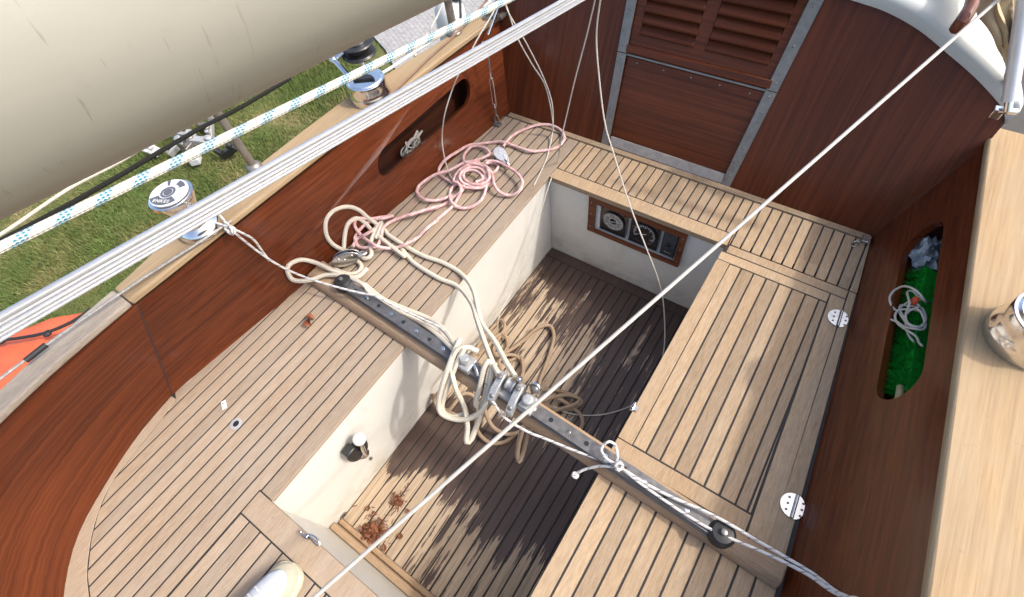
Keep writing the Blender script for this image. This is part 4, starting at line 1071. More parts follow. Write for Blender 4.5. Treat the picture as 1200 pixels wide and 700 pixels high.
tan.append([PZ(*q4([(820, 515)])[0][:2], .0), PZ(*q4([(812, 560)])[0][:2], -.08), PZ(*q4([(800, 610)])[0][:2], -.14), PZ(*q4([(788, 642)])[0][:2], -.16), PZ(*q4([(780, 620)])[0][:2], -.15), PZ(*q4([(786, 570)])[0][:2], -.08), PZ(*q4([(800, 520)])[0][:2], .0)])
tan.append(Z([(500, 395, .1), (485, 420, .07), (500, 452, .05), (545, 470, .05), (600, 490, .06), (650, 480, .06)]))
rope('rope_tail', 'old tan rope tumbled in loops on the wet cockpit sole behind the traveller', tan, rt, M['r_tan'])

# flecked control lines
rf = .0042
pf = [(254, 248, .40), (262, 258, .395), (268, 266, .385), (274, 272, .365), (292, 287, .29), (308, 299, .23), (325, 310, .18), (345, 320, .12), (372, 330, .095), (400, 338, .09), (425, 344, .085), (440, 347, .085), (465, 360, .075), (495, 374, .07), (517, 385, .075), (532, 400, .08), (546, 420, .085)]
pf2 = [(241, 254, .395), (255, 262, .397), (268, 266, .387), (281, 272, .36), (297, 281, .30), (309, 297, .225), (316, 306, .20)]
kn = [PZ(x, y, z) for x, y, z in ((266, 262, .395), (272, 270, .397), (270, 274, .385), (264, 268, .39), (270, 265, .40), (276, 270, .385), (272, 275, .38), (267, 270, .39))]
rope('control_line', 'white flecked line tied to the sunlit coaming and led along the traveller', [[PZ(*p) for p in pf], [PZ(*p) for p in pf2], kn], rf, M['r_fleck'])
q5 = lambda pts: zc(640, 490, 7.779, pts)
q6 = lambda pts: zc(600, 420, 2.5, pts)
l1 = [(*q4([(690, 425)])[0][:2], .085), (*q4([(738, 488)])[0][:2], .05), (*q4([(815, 535)])[0][:2], .045)] + [(p[0], p[1], z) for p, z in zip(q5([(0, 192), (240, 290), (470, 372), (600, 410), (660, 440)]), (.045, .05, .055, .075, .085))]
l1 += [(p[0], p[1], z) for p, z in zip(q6([(400, 372), (480, 412), (560, 446), (630, 482), (720, 535), (800, 582), (880, 630), (945, 680), (985, 700), (1030, 722)]), (.082, .082, .085, .09, .09, .10, .13, .19, .23, .28))]
bow = [(p[0], p[1], z) for p, z in zip(q5([(640, 430), (650, 340), (630, 250), (575, 215), (520, 250), (505, 300), (545, 365), (620, 415), (680, 440)]), (.09, .095, .10, .11, .10, .095, .09, .09, .09))]
tail = [(p[0], p[1], z) for p, z in zip(q5([(660, 440), (600, 445), (500, 438), (380, 460), (300, 492), (265, 520)]), (.085, .07, .06, .035, .02, .012))]
low = [(p[0], p[1], z) for p, z in zip(q6([(318, 318), (370, 362), (440, 412), (520, 465), (600, 510), (740, 570), (860, 630), (930, 678), (985, 706), (1030, 728)]), (.085, .08, .075, .07, .075, .085, .125, .18, .22, .27))]
kn = [PZ(x, y, z) for x, y, z in zip(*[[p[0] for p in q5([(630, 420), (680, 400), (690, 450), (640, 470), (630, 430), (670, 410), (700, 440), (660, 480), (640, 440)])], [p[1] for p in q5([(630, 420), (680, 400), (690, 450), (640, 470), (630, 430), (670, 410), (700, 440), (660, 480), (640, 440)])], [.09, .1, .095, .09, .1, .105, .095, .09, .1]])]
ek = [PZ(x, y, .014) for x, y in [p[:2] for p in q5([(285, 505), (250, 500), (245, 530), (275, 545), (290, 520), (262, 515)])]]
rope('control_line', 'white flecked line with a bow knot led over the track to the shaded coaming', [[PZ(*p) for p in s] + e for s, e in ((l1, [Vector((.515, .27, .37)), Vector((.555, .24, ZC + .006)), Vector((.62, .2, ZC + .006))]), (bow, []), (tail, []), (low, [Vector((.52, .25, .37)), Vector((.56, .215, ZC + .006)), Vector((.61, .19, ZC + .006))]))] + [kn, ek], rf, M['r_fleck'])

# thin white lines hanging from above
rw = .0028
def PYs(lst): return [PY(x, y, yy_) for x, y, yy_ in lst]
qa = lambda pts: zc(380, 0, 3.5, pts)
t1 = [(735, 0, 1.66), (762, 65, 1.645), (830, 180, 1.63), (900, 320, 1.62), (935, 430, 1.61)]
e1 = onz(qa([(936, 540, .03), (915, 640, .004), (890, 700, .0035), (860, 760, .003)]), 0)
t2 = [(742, 10, 1.655), (790, 150, 1.64), (850, 260, 1.63), (905, 350, 1.62), (932, 460, 1.61)]
S1 = PYs([(x, y, d) for (x, y), d in [((p[0], p[1]), p[2]) for p in qa(t1)]]) + e1
S2 = PYs([(p[0], p[1], p[2]) for p in qa(t2)]) + [e1[0] + Vector((.004, 0, .004))]
rope('halyard_tail', 'pair of thin white lines hanging beside the bulkhead corner onto the seat', [S1, S2], rw, M['r_white'], 'line')
t3 = PYs([(p[0], p[1], p[2]) for p in qa([(1120, -40, 1.35), (1075, 150, 1.35), (1030, 320, 1.36), (990, 490, 1.37), (972, 570, 1.37)])]) + [PZ(652, 196, -.03), PX(644, 215, -.87), PX(625, 275, -.86), PX(600, 340, -.85), PX(585, 370, -.84), PX(583, 400, -.83)]
rope('flag_line', 'thin white line dropping straight from above into the well over the white side', [t3], rw * .85, M['r_white'], 'line')
t4 = [(705, -10, 1.45), (699, 40, 1.42), (702, 90, 1.39), (709, 145, 1.36), (720, 183, 1.33), (738, 240, 1.28), (757, 290, 1.22)]
e4 = [PZ(772, 330, -.20), PZ(778, 362, -.32), PZ(778, 410, -.44), PZ(766, 448, DZ + .01), PZ(746, 472, DZ + .006), PZ(716, 484, DZ + .006), PZ(690, 487, DZ + .006), PZ(665, 484, DZ + .01), PZ(648, 476, DZ + .03)]
rope('flag_line', 'long thin white line curving past the gauges and round the wet sole', [PYs(t4) + e4], rw, M['r_white'], 'line')
t5 = [lean(PZ(x, y, z), x, y, .03) for x, y, z in ((537, 88, .395), (529, 108, .32), (521, 135, .24), (518, 160, .12), (520, 180, .04))] + [PZ(525, 200, .012), PZ(530, 210, .01)]
t5 = [PZ(588, -4, .56), PZ(575, 20, .52), PZ(560, 45, .48), PZ(546, 72, .42)] + t5
rope('flag_line', 'thin white line running over the capping and down past the recess to the pink coil', [t5], rw, M['r_white'], 'line')
rope('sheet_line', 'thin brown line lying along the bare teak capping', [[PZ(x, y, ZC + .012 + h) for x, y, h in ((575, -6, .05), (561, 12, .02), (533, 41, .0), (505, 66, 0), (481, 89, .0), (462, 107, .0), (445, 121, .002), (425, 136, .01))]], .0045, rope_mat('brown cord', (.30, .19, .13), lay=1200), 'line')
rope('sheet_line', 'thin pale line slanting down outside the capping over the paving', [[PD(522, -4, 2.2), PD(512, 20, 2.2), PD(498, 45, 2.15), PD(486, 66, 2.1)]], .0042, M['r_white'], 'line')
# grey wire along the capping, with swage
A = [PZ(-30, 470, .41), PZ(0, 444, .405), PZ(45, 411, .40), PZ(100, 372, .397), PZ(180, 318, .393), (PZ(240, 280, .39)), PZ(272, 258, .388)]
gw = thing('guard_wire', 'thin grey guard wire lying along the grey capping with a black end fitting', 'wire', A[1])
mb = MB(); mb.tube(smooth_path(A, .03), .0042); mb.build('wire', M['wire'], gw)
mb = MB(); mb.tube([PZ(30, 423, .402), PZ(54, 404, .40)], .0085, 0, 10); mb.build('fitting', M['rubber'], gw)

# long white covered line crossing the picture
A = PD(370, 700, 1.0); A = CAM + ray(330, 734) * ((A - CAM).length / ray(370, 700).length * .97); B = PY(1172, -2, 1.78); B2 = B + (B - A) * .5
rope('topping_line', 'long taut pale line crossing diagonally above the whole cockpit', [[A, A.lerp(B, .5), B, B2]], .0048, M['r_wire'], 'line', seg=10, step=.05)

# blocks -----------------------------------------------------------------------------------
def block(c, yaw, tilt, sc, label, white=False):
    t = thing('rope_block', label, 'block', c); X = Matrix.Translation(c) @ Matrix.Rotation(yaw, 4, 'Z') @ Matrix.Rotation(tilt, 4, 'X') @ Matrix.Diagonal((sc, sc, sc, 1))
    pl = [(.046 * math.cos(a) * (1.25 if math.cos(a) > 0 else 1), .027 * math.sin(a)) for a in [i * math.pi / 10 for i in range(20)]]
    for z in (-.015, .011):
        m_ = MB(); m_.prism([X @ Vector((x, y, z)) for x, y in pl], X.to_3x3() @ Vector((0, 0, .004)))
        for x in (-.02, .0, .03): m_.lathe([(.005, 0), (.004, .003), (.001, .003)], X @ Matrix.Translation((x, .008 * (1 if x else 0), z + .004)), 0, 10)
        m_.build('cheek', M['steel'] if not white else M['alu'], t, bevel=.0012)
    m_ = MB(); m_.lathe([(.024, -.0105), (.024, -.008), (.017, -.002), (.017, .002), (.024, .008), (.024, .0105)], X, 0, 24); m_.build('sheave', M['black'] if not white else M['galv'], t)
    m_ = MB(); m_.tube(smooth_path([X @ Vector(p) for p in ((.05, 0, -.012), (.075, 0, -.013), (.088, 0, 0), (.075, 0, .013), (.05, 0, .012))], .005), .0045 * sc, 0, 8); m_.build('shackle', M['steel'], t)
    return t
block(PZ(404, 303, .038), .9, 1.15, 1.05, 'steel rope block lying on its edge by the coaming end of the traveller')
block(PZ(587, 182, .032), -.5, .25, .95, 'bright steel rope block lying on the seat against the pink coil', True)
# deck block cluster at the forward port corner
c = PZ(584, 9, .41)
dk = thing('deck_block', 'bright steel deck block and shackles on the forward end of the capping', 'block', c)
mb = MB()
for s in (-1, 1): mb.lathe([(.030, 0), (.030, .006), (.001, .006)], Matrix.Translation(c + Vector((s * .012, 0, .0))) @ Matrix.Rotation(math.pi / 2, 4, 'Y'), 0, 20)
mb.build('cheek', M['steel'], dk)
mb = MB(); c3 = PZ(572, 20, ZC + .006); mb.tube(smooth_path([c3 + Vector((.018 * math.cos(a), .018 * math.sin(a), .003)) for a in [i * math.pi / 5 for i in range(11)]], .006), .0045); mb.tube([c + Vector((0, 0, -.03)), c + Vector((-.01, -.03, -.03)), c3 + Vector((.015, .01, .005))], .006); mb.box(c + Vector((-.03, -.025, -.036)), c + Vector((.03, .03, -.025)))
mb.build('shackle', M['steel_dull'], dk)
mb = MB(); c4 = PZ(572, 42, .38); mb.tube([c + Vector((.01, -.01, .01)), c4], .006, 0, 10); mb.build('link', M['steel'], dk)

# small cord coil in the port recess
rn = random.Random(3)
sh = min(v for u, v in hp) * HC
def in_recess_p(px, py, back): return PP(px, py, pb0 - pn * (.022 + back), pn)
cc = in_recess_p(484, 172, .03); pts = []
for k in range(30):
    a = k * 1.25
    pts.append(cc + Vector((rn.uniform(-.012, .012), .075 * math.cos(a) * rn.uniform(.35, 1), .036 * math.sin(a * 1.13) * rn.uniform(.4, 1.1) + .012)))
rope('cord_coil', 'small bundle of grey cord stuffed in the sunlit coaming recess', [pts], .0035, rope_mat('grey cord', (.42, .40, .37), lay=1200), 'cord')
# starboard recess contents
def in_s(px, py, back): return PP(px, py, sb0 - sn * (.022 + back), sn)
b0, b1 = in_s(1057, 464, .048), in_s(1079, 320, .048)
br = thing('scrubbing_brush', 'green bristled brush with a wooden handle lying in the shaded coaming recess', 'brush', b0)
ax = (b1 - b0).normalized(); Xb = frame_from(b0, ax, sn); Lb = (b1 - b0).length
mb = MB(); rn = random.Random(5); mb.box((0, -.032, -.040), (Lb, .032, .014), 0, Xb)
for i in range(2600):
    x = rn.uniform(0, Lb); y = rn.uniform(-.040, .040); z = .012
    p = Xb @ Vector((x, y * .75, z)); d = Xb.to_3x3() @ Vector((rn.uniform(-.008, .008), y * .35 + rn.uniform(-.006, .006), .026 + rn.uniform(-.006, .008)))
    w_ = Xb.to_3x3() @ Vector((.0016, .0008, 0)); mb.add([p - w_, p + w_, p + d], [(0, 1, 2)], 0)
mb.build('bristles', M['green'], br, smooth=10)
h0, h1 = in_s(1047, 494, .022), in_s(1054, 464, .03)
mb = MB(); mb.tube([h0, h1, h1 + ax * .03], .010, 0, 12); mb.build('handle', M['pale_wood'], br)
cc = in_s(1068, 372, .012); pts = []; rn = random.Random(9)
pts = [in_s(x, y, bk) for x, y, bk in [(z[0], z[1], z[2]) for z in zc(1040, 330, 7.78, [(380, 195, .03), (340, 175, -.0), (290, 110, -.02), (220, 60, -.03), (140, 45, -.03), (60, 85, -.03), (20, 150, -.028), (40, 225, -.02), (90, 265, -.01), (150, 215, -.0), (230, 175, .0), (290, 230, .0), (240, 250, -.01), (170, 290, -.01), (180, 370, -.01), (250, 410, -.01), (340, 400, .01), (300, 270, .0), (220, 255, -.01), (170, 300, -.01), (200, 200, -.02), (180, 100, -.01), (230, 90, .0), (290, 150, .01), (360, 190, .02)])]]
pts2 = [in_s(x, y, bk) for x, y, bk in zc(1040, 330, 7.78, [(20, 345, -.02), (90, 370, -.01), (150, 410, -.01), (230, 430, -.01), (340, 430, .01), (330, 300, .01), (250, 260, .0), (110, 260, -.01), (70, 310, -.015), (90, 380, -.01), (170, 440, -.01), (260, 500, .0), (290, 560, .01), (320, 590, .01)])]
pts3 = [in_s(x, y, bk) for x, y, bk in zc(1040, 330, 7.78, [(100, 260, -.0), (130, 320, -.01), (200, 400, -.012), (280, 420, 0), (350, 350, .01), (310, 240, .01), (200, 225, 0), (130, 215, 0), (110, 250, -.005), (160, 350, -.01), (190, 480, .0), (240, 550, .01)])]
rope('cord_coil', 'loose bundle of white cord on the green brush in the shaded recess', [pts, pts2, pts3], .0032, M['r_white'], 'cord')
mb = MB(); c = in_s(1074, 354, .0); mb.lathe([(.010, 0), (.014, .004), (.013, .010), (.004, .013)], Matrix.Translation(c) @ sn.to_track_quat('Z', 'Y').to_matrix().to_4x4(), 0, 16)
tag(mb.build('bottle_cap', plain('orange red cap', (.62, .09, .04), .45), origin=c), 'small orange red cap among the white cord on the brush', 'cap')
c = in_s(1083, 296, .05); mb = MB()
bmv = []; seg, rg_ = 28, 18
for i in range(rg_ + 1):
    for j in range(seg):
        th, ph = 2 * math.pi * j / seg, math.pi * i / rg_
        d = Vector((math.sin(ph) * math.cos(th), math.sin(ph) * math.sin(th), math.cos(ph)))
        k = 1 + .55 * noise.noise(d * 2.6) + .25 * noise.noise(d * 6.3)
        bmv.append(c + Vector((d.x * .05 * k, d.y * .085 * k, d.z * .05 * k)))
mb.add(bmv, [(i * seg + j, i * seg + (j + 1) % seg, (i + 1) * seg + (j + 1) % seg, (i + 1) * seg + j) for i in range(rg_) for j in range(seg)])
tag(mb.build('plastic_bag', M['greybag'], smooth=25, origin=c), 'crumpled greyish clear plastic bag at the forward end of the shaded recess', 'bag')

# canvas shoe on the aft seat ------------------------------------------------------------
tip = PZ(347, 661, .02); axs = Vector((.06, -1, 0)).normalized(); X = frame_from(Vector((tip.x, tip.y, 0)), axs, (0, 0, 1)); Ls = .285
def half(t):      # half width of the sole along its length, toe to heel
    pts = [(0, .004), (.015, .020), (.05, .034), (.12, .045), (.25, .051), (.38, .050), (.55, .041), (.75, .035), (.9, .033), (.97, .022), (1, .006)]
    for (a, p), (b_, q_) in zip(pts[:-1], pts[1:]):
        if a <= t <= b_: return p + (q_ - p) * (t - a) / (b_ - a)
    return .006
shoe = thing('shoe', 'cream and white canvas shoe standing on the greyed teak seat at the bottom edge', 'shoe', tip)
ts_ = [i / 40 for i in range(41)]
def ring(grow, z): return [X @ Vector((t * Ls, half(t) + grow, z)) for t in ts_] + [X @ Vector((t * Ls, -half(t) - grow, z)) for t in ts_[::-1]]
mb = MB(); rows_s = [ring(0, .001), ring(.003, .006), ring(.003, .026), ring(.0, .030)]
n_ = len(rows_s[0]); vs = [p for r_ in rows_s for p in r_]
mb.add(vs, [(j * n_ + i, j * n_ + (i + 1) % n_, (j + 1) * n_ + (i + 1) % n_, (j + 1) * n_ + i) for j in range(3) for i in range(n_)] + [tuple(range(n_))[::-1], tuple(range(3 * n_, 4 * n_))])
mb.build('rubber_sole', M['shoe_sole'], shoe)
def crown(t): return .030 + .030 * min(1, (t / .16)) ** .6 + max(0, t - .16) * .13
vs = []; K = 30; sg = 17
for i in range(K + 1):
    t = .006 + .985 * i / K; w_ = max(.004, half(t) - .003); h_ = crown(t) if t < .5 else crown(.5) + (t - .5) * .05
    for k in range(sg):
        a = math.pi * k / (sg - 1); c_, s_ = math.cos(a), math.sin(a)
        if t > .52 and s_ > .8: s2 = .8 - (s_ - .8) * 1.6
        else: s2 = s_
        vs.append(X @ Vector((t * Ls, math.copysign(abs(c_) ** .75, c_) * w_, .028 + (h_ - .028) * max(0, s2) ** .8)))
mb = MB(); mb.add(vs, [(i * sg + k, i * sg + k + 1, (i + 1) * sg + k + 1, (i + 1) * sg + k) for i in range(K) for k in range(sg - 1)])
up_ = mb.build('upper', M['shoe'], shoe, smooth=70)
vs = []; K2 = 22
for i in range(K2 + 1):
    t = .085 + .42 * i / K2; w_ = (half(t) - .003) * (.15 + .60 * min(1, (i / K2 * 4.5)) ** .6); h_ = crown(t)
    for k in range(9):
        y = -1 + 2 * k / 8; vs.append(X @ Vector((t * Ls, y * w_, h_ + .0015 - .012 * (y * w_ / max(.01, half(t))) ** 2 * 1.6 + .0012 * math.sin(t * 95) * (1 - y * y))))
mb = MB(); mb.add(vs, [(i * 9 + k, i * 9 + k + 1, (i + 1) * 9 + k + 1, (i + 1) * 9 + k) for i in range(K2) for k in range(8)])
tg_ = mb.build('tongue', M['shoe_white'], shoe, smooth=70); so_ = tg_.modifiers.new('thick', 'SOLIDIFY'); so_.thickness = .004; so_.offset = 1
mb = MB()
for t in (.30, .37, .44, .50):
    w_ = half(t) * .62; mb.tube(smooth_path([X @ Vector((t * Ls, y * w_, crown(t) + .008 - .010 * y * y)) for y in (-1, -.5, 0, .5, 1)], .006), .003, 0, 6)
mb.build('laces', M['white'], shoe)

# leaf, leaf litter ------------------------------------------------------------------------
def leaf(c, s, seed, mb):
    rn = random.Random(seed); X = Matrix.Translation(c) @ Matrix.Rotation(rn.uniform(0, 6), 4, 'Z') @ Matrix.Rotation(rn.uniform(-.5, .5), 4, 'X')
    vs = []; n = 8
    for i in range(n + 1):
        t = i / n; w = s * .42 * math.sin(math.pi * t) ** .7 * rn.uniform(.8, 1.1); z = .35 * s * math.sin(t * 2.4)
        vs += [X @ Vector((t * s - s / 2, -w, z + w * .5)), X @ Vector((t * s - s / 2, 0, z)), X @ Vector((t * s - s / 2, w, z + w * .7))]
    mb.add(vs, [f for i in range(n) for f in ((3 * i, 3 * i + 1, 3 * i + 4, 3 * i + 3), (3 * i + 1, 3 * i + 2, 3 * i + 5, 3 * i + 4))])
mb = MB(); c = PZ(366, 378, .005); leaf(c, .05, 2, mb); leaf(c + Vector((-.016, .006, .001)), .035, 5, mb)
tag(mb.build('dry_leaf', M['leaf'], origin=c), 'single curled red brown dry leaf on the greyed teak seat', 'leaf')
def litter(px, py, rad, n, label):
    mb = MB(); rn = random.Random(n); c = PZ(px, py, DZ + .003)
    for i in range(n):
        r = rad * abs(rn.gauss(0, .5 if i % 5 else 1.1)); a = rn.uniform(0, 6.3); p = c + Vector((r * math.cos(a) * .8, r * math.sin(a) * 1.2, .003 + .02 * max(0, 1 - r / rad) * rn.random()))
        b_ = rn.uniform(0, 6.3); l_ = rn.uniform(.008, .022); d = Vector((math.cos(b_), math.sin(b_), rn.uniform(-.1, .5))) * l_
        if i % 6 == 0: leaf(p, rn.uniform(.014, .026), i, mb)
        else: mb.tube([p - d * .5, p + Vector((rn.uniform(-.003, .003),) * 3), p + d * .5], rn.uniform(.0008, .0018), 0, 5)
    return tag(mb.build('leaf_litter', M['needle'], origin=c), label, 'leaf litter', None, 'stuff')
litter(433, 628, .075, 420, 'brown pile of leaf litter in the aft corner of the cockpit sole')
litter(466, 588, .028, 90, 'small tuft of brown leaf litter on the sole near the white side')

# boom and spars ----------------------------------------------------------------------------
def spar_axis(e0, e1, vp, rad, dist, up_left=True):
    d0, d1 = ray(*e0).normalized(), ray(*e1).normalized(); n = d0.cross(d1).normalized()
    u = ray(*vp).normalized(); u = (u - n * u.dot(n)).normalized()
    mid = (d0 + d1).normalized(); e = (mid - u * mid.dot(u)).normalized()
    probe = ray(0, 0).normalized()
    if (probe.dot(n) > 0) != up_left: n = -n
    a = math.asin(rad / dist); ad = e * math.cos(a) + n * math.sin(a)
    return CAM + ad * dist, u, e, n
o, u, e, n = spar_axis((38, 240), (515, 5), (1430, -446), .125, .535)
mb = MB(); X = frame_from(o, u, (0, 0, 1)); Xr = X @ Matrix.Rotation(math.pi / 2, 4, 'Y')
L0, L1 = -.9, 3.6
sec = [(1.0, 1.15)]
vs = []; fs = []; seg = 64; K = 30
for i in range(K + 1):
    x = L0 + (L1 - L0) * i / K
    for k in range(seg):
        th = 2 * math.pi * k / seg; vs.append((x, .125 * math.cos(th), .125 * math.sin(th)))
fs = [(i * seg + k, i * seg + (k + 1) % seg, (i + 1) * seg + (k + 1) % seg, (i + 1) * seg + k) for i in range(K) for k in range(seg)]
fs += [tuple(range(seg))[::-1], tuple(K * seg + k for k in range(seg))]
mb.add(vs, fs)
boom = mb.build('boom', M['boom'], smooth=50); boom.matrix_world = X
tag(boom, 'thick cream painted boom with dark scuffs, close overhead at the left', 'boom')

# grooved aluminium spar
o2, u2, e2, n2 = spar_axis((0, 384), (670, 1), (1310, -362), .0001, .93)
mb = MB(); X = frame_from(o2, u2, n2 * -1)
# section drawn in the plane facing us: x' across (n2), y' towards us
ycross = n2; ytow = u2.cross(n2); 
if ytow.dot(CAM - o2) < 0: ytow = -ytow
SC = .56; prof = []
def arcpts(c0, r, a0, a1, n=10): return [(c0 + r * math.cos(a0 + (a1 - a0) * i / n), r * math.sin(a0 + (a1 - a0) * i / n)) for i in range(n + 1)]
prof += [(p[0], p[1]) for p in arcpts(.0175, .0095, 0, math.pi, 14)]
prof += [(.0078, -.008), (.0018, -.008)]
prof += [(p[0], p[1] * .9) for p in arcpts(-.0050, .0067, 0, math.pi, 12)]
prof += [(-.0118, -.008), (-.0172, -.008)]
prof += [(p[0], p[1] * .6) for p in arcpts(-.0222, .0048, 0, math.pi, 8)]
prof += [(-.0270, -.010), (-.02, -.0135), (.014, -.0135), (.0270, -.009)]
mb.prism([o2 + u2 * -.95 + ycross * a * 1.06 * SC + ytow * b_ * SC for a, b_ in prof], u2 * 3.6)
sp_ = mb.build('aluminium_spar', M['alu'], smooth=35, origin=o2); tag(sp_, 'slim grooved silver aluminium spar slanting across the sunlit coaming', 'spar')

# blue flecked rope
o3, u3, _, _ = spar_axis((0, 291), (585, 5), (1430, -420), .0001, .44)
rope('clew_line', 'white rope with blue flecks stretched below the boom', [[o3 + u3 * -.7, o3 + u3 * .5, o3 + u3 * 1.6, o3 + u3 * 2.4]], .0036, M['r_blue'], seg=14, step=.03)
# black braid and pale line close under the boom
rope('black_line', 'thin black braided line close beneath the boom', [[PD(-30, 300, .78), PD(0, 283, .8), PD(75, 243, .86), PD(140, 206, .92), PD(230, 153, 1.02), PD(280, 127, 1.1), PD(340, 92, 1.2)]], .0045, M['r_black'])
rope('pale_line', 'thin pale line below the black line at the far left', [[PD(-20, 287, .85), PD(12, 268, .88), PD(80, 222, .94), PD(140, 190, 1.0), PD(180, 165, 1.05)]], .0035, M['r_white'])

# sprayhood canvas and frame tube at the starboard side of the roof -----------------------
def cloth(path, wid, seed, name, label, cat):
    vs = []; nu, nv = 44, 26; ps = resample(smooth_path(path, .02), nu)
    for i, p in enumerate(ps):
        for j in range(nv):
            t = j / (nv - 1) - .5
            fr = i / (nu - 1); kn_ = [(0, .06), (.2, .16), (.5, .62), (.75, 1.), (1, 1.15)]
            tw = wid * next(a_[1] + (b2[1] - a_[1]) * (fr - a_[0]) / (b2[0] - a_[0]) for a_, b2 in zip(kn_[:-1], kn_[1:]) if fr <= b2[0] + 1e-9)
            fold = .022 * (tw / wid) * math.sin(t * 17 + 1.5 * noise.noise(Vector((i * .08, seed, 0)))) + .02 * noise.noise(Vector((i * .12, j * .3, seed)))
            vs.append(p + Vector((t * tw + .02 * noise.noise(Vector((i * .15, 3, seed))), .03 * noise.noise(Vector((i * .1, j * .2, seed + 5))), fold + .04 * (tw / wid) * (1 - (2 * t) ** 2))))
    mb = MB(); mb.add(vs, [(i * nv + j, i * nv + j + 1, (i + 1) * nv + j + 1, (i + 1) * nv + j) for i in range(nu - 1) for j in range(nv - 1)])
    o = mb.build(name, M['canvas'], smooth=70, origin=path[0]); s = o.modifiers.new('thick', 'SOLIDIFY'); s.thickness = .004
    return tag(o, label, cat)
spray = cloth([PZ(1187, 100, .52), PZ(1183, 66, .60), PZ(1177, 30, .67), PZ(1168, -10, .71), PZ(1152, -60, .74)], .16, 2., 'folded_canvas', 'beige sprayhood canvas folded beside the white cabin roof', 'sprayhood')
tb0, tb1 = PY(1183, 118, 1.70), PY(1206, -30, 1.78)
ft = thing('sprayhood_frame', 'silver frame tube standing by the folded canvas at the right edge', 'frame tube', tb0)
mb = MB(); mb.tube([tb0, tb1, tb1 + (tb1 - tb0) * .6], .017, 0, 20); mb.build('tube', M['alu'], ft)
mb = MB(); e_ = (tb1 - tb0).normalized(); mb.tube([tb0 - e_ * .03, tb0 + e_ * .004], .010, 0, 14); f0 = PY(1170, 130, 1.71); mb.tube([f0, tb0 - e_ * .028, tb0 - e_ * .03 + Vector((.02, .01, 0))], .009, 0, 12); mb.box(f0 + Vector((-.012, -.012, -.02)), f0 + Vector((.012, .012, .008)))
mb.build('foot', M['chrome'], ft, bevel=.002)

# ------------------------------------------------------------- surroundings
gm = MB(); R0 = 150
gm.add([(-R0, -R0, GZ), (R0, -R0, GZ), (R0, R0, GZ), (-R0, R0, GZ)], [(0, 1, 2, 3)])
tag(gm.build('ground', M['grass']), kind='structure')
gm = MB(); pe = [PZ(x, y, GZ + .004) for x, y in ((520, 110), (470, 95), (452, 60), (425, 30), (380, -30), (360, -80))]
pts = [(-1.5, 3.9), (-4.6, 3.95)] + [(p.x, p.y) for p in pe[1:]] + [(-14, 9), (-14, 40), (2, 40)]
gm.prism([(x, y, GZ + .004) for x, y in pts], (0, 0, .03)); tag(gm.build('pavement', M['paving']), kind='structure')
# grass blades where the lawn shows
rn = random.Random(11); gb = MB(); cnt = 0; vs = []; fs = []
while cnt < 90000:
    x = rn.uniform(-9.5, -3.6); y = rn.uniform(-1.6, 6.2)
    if y > 4.15 + .1 * noise.noise(Vector((x * 2, 0, 0))) and rn.random() > .03: continue
    dn = noise.noise(Vector((x * 1.3, y * 1.3, 1.7)))
    if rn.random() > .65 + dn: continue
    h = rn.uniform(.03, .075) * (1 + .7 * dn); a = rn.uniform(0, 6.283); w = rn.uniform(.003, .006)
    lx, ly = rn.gauss(0, .022), rn.gauss(0, .022); c_, s_ = math.cos(a) * w, math.sin(a) * w
    b_ = len(vs); vs += [(x - c_, y - s_, GZ), (x + c_, y + s_, GZ), (x + lx * .5 + c_ * .7, y + ly * .5 + s_ * .7, GZ + h * .6), (x + lx, y + ly, GZ + h)]
    fs += [(b_, b_ + 1, b_ + 2), (b_, b_ + 2, b_ + 3)]; cnt += 1
me = bpy.data.meshes.new('grass'); me.from_pydata(vs, [], fs); me.materials.append(M['blade'])
go = bpy.data.objects.new('grass', me); COL.objects.link(go); tag(go, 'short green and straw coloured grass below the boat', 'grass', None, 'stuff')

# orange dinghy lying on the grass
bow = PZ(123, 346, GZ + .25); stn = PZ(-120, 440, GZ + .25)
dg = thing('inflatable_dinghy', 'orange inflatable dinghy with a black grab line on the grass at the left', 'dinghy', Vector((bow.x, bow.y, GZ)))
ax = (stn - bow); Ld = ax.length; ax.normalize(); sd = Vector((0, 0, 1)).cross(ax).normalized()
if sd.x < 0: sd = -sd
vs = []; K, seg = 30, 20
for i in range(K + 1):
    t = i / K; w = .62 * (1 - (1 - min(1, t / .55)) ** 2.0) ** .75 + .01; hgt = .42 * (1 - .2 * (1 - t)) * min(1, .25 + t * 3)
    for k in range(seg):
        a = math.pi * k / (seg - 1); cx2 = math.cos(a); sn2 = math.sin(a)
        p = bow + ax * (t * Ld) + sd * (w * (1 + cx2) - w * .0); p.z = GZ + .02 + hgt * max(0, sn2) ** .45
        vs.append(p)
mb = MB(); mb.add(vs, [(i * seg + k, i * seg + k + 1, (i + 1) * seg + k + 1, (i + 1) * seg + k) for i in range(K) for k in range(seg - 1)])
mb.build('hull', M['orange'], dg, smooth=60)
mb = MB(); gl = [PZ(104, 364, GZ + .44), PZ(85, 377, GZ + .44), PZ(54, 390, GZ + .44), PZ(25, 396, GZ + .44), PZ(0, 399, GZ + .44), PZ(-40, 404, GZ + .44)]
mb.tube(smooth_path(gl, .05), .014)
for p in (gl[0], gl[2], gl[4]): mb.ball(p - Vector((0, 0, .012)), .035, 0, 12, (1, 1, .6))
mb.build('grab_line', M['rubber'], dg)
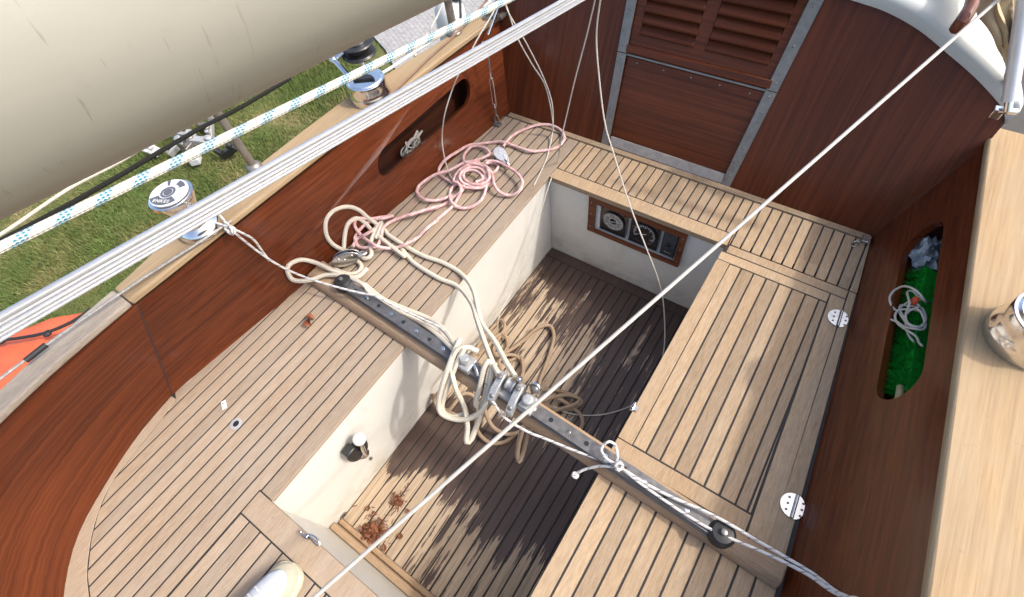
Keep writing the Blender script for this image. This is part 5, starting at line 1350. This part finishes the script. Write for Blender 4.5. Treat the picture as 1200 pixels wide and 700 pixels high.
# galvanised bits on the grass
c = PZ(232, 178, GZ + .06); mt = thing('metal_clamps', 'jumble of silver metal clamps and bars lying on the grass', 'metal clamps', Vector((c.x, c.y, GZ)))
rn = random.Random(21)
for i, (px, py, l_, w_, mt_) in enumerate(((214, 158, .34, .05, 'galv'), (222, 170, .22, .09, 'steel_dull'), (236, 165, .30, .10, 'galv'), (228, 186, .14, .11, 'alu'), (207, 172, .28, .035, 'galv'), (240, 150, .2, .06, 'steel_dull'), (180, 177, .12, .09, 'alu'), (247, 148, .36, .04, 'galv'), (268, 177, .24, .08, 'black'))):
    p = PZ(px, py, GZ + .12); X = Matrix.Translation(p) @ Matrix.Rotation(rn.uniform(0, 3), 4, 'Z') @ Matrix.Rotation(rn.uniform(-.5, .5), 4, 'Y')
    mb = MB(); mb.box((-l_ / 2, -w_ / 2, -.05), (l_ / 2, w_ / 2, .03), 0, X); mb.lathe([(.045, 0), (.045, .04), (.02, .05), (.001, .05)], X @ Matrix.Translation((l_ * .3, 0, .031)), 0, 14); mb.box((-l_ / 2, -w_ / 2, .03), (-l_ / 2 + .04, w_ / 2, .11), 0, X)
    mb.build('clamp', M[mt_], mt, bevel=.008)
# white fender with a black top hanging outboard
c = PD(529, 24, 2.55); fe = thing('fender', 'white fender with a black top hanging outside the forward capping', 'fender', c)
mb = MB(); mb.lathe([(.001, -.20), (.05, -.19), (.075, -.14), (.08, 0), (.075, .06), (.05, .10), (.03, .115)], Matrix.Translation(c), 0, 24); mb.build('body', M['white'], fe, smooth=60)
mb = MB(); mb.lathe([(.045, .108), (.05, .12), (.045, .17), (.02, .20), (.01, .20)], Matrix.Translation(c + Vector((.03, .03, .0))), 0, 20); mb.tube([c + Vector((.03, .03, .19)), Vector((c.x + .16, c.y + .02, .80)), PZ(540, 30, .38)], .006, 0, 8); mb.build('top', M['black'], fe)

# ------------------------------------------------------------- light
w = bpy.data.worlds.new('World'); S.world = w; w.use_nodes = True
nt = w.node_tree; bg = nt.nodes['Background']
SUN = Vector((.86, .36, 1.0)).normalized()
el = math.asin(SUN.z); az = math.atan2(SUN.x, SUN.y)
sk = nt.nodes.new('ShaderNodeTexSky'); sk.sky_type = 'NISHITA'; sk.sun_disc = False; sk.sun_elevation = el; sk.sun_rotation = az
sk.air_density = 1.0; sk.dust_density = 5.0
nt.links.new(sk.outputs[0], bg.inputs[0]); bg.inputs[1].default_value = .15
sd_ = bpy.data.lights.new('sun', 'SUN'); so = bpy.data.objects.new('sun', sd_); COL.objects.link(so)
sd_.energy = 1.2; sd_.angle = math.radians(2.5); sd_.color = (1, .955, .88)
so.rotation_euler = SUN.to_track_quat('Z', 'Y').to_euler()
S.view_settings.view_transform = 'Standard'; S.view_settings.look = 'None'; S.view_settings.exposure = 1.2; S.view_settings.gamma = 1
S.render.engine = 'CYCLES'
S.cycles.use_denoising = True; S.cycles.max_bounces = 6; S.cycles.glossy_bounces = 3; S.cycles.transmission_bounces = 2; S.cycles.caustics_reflective = False
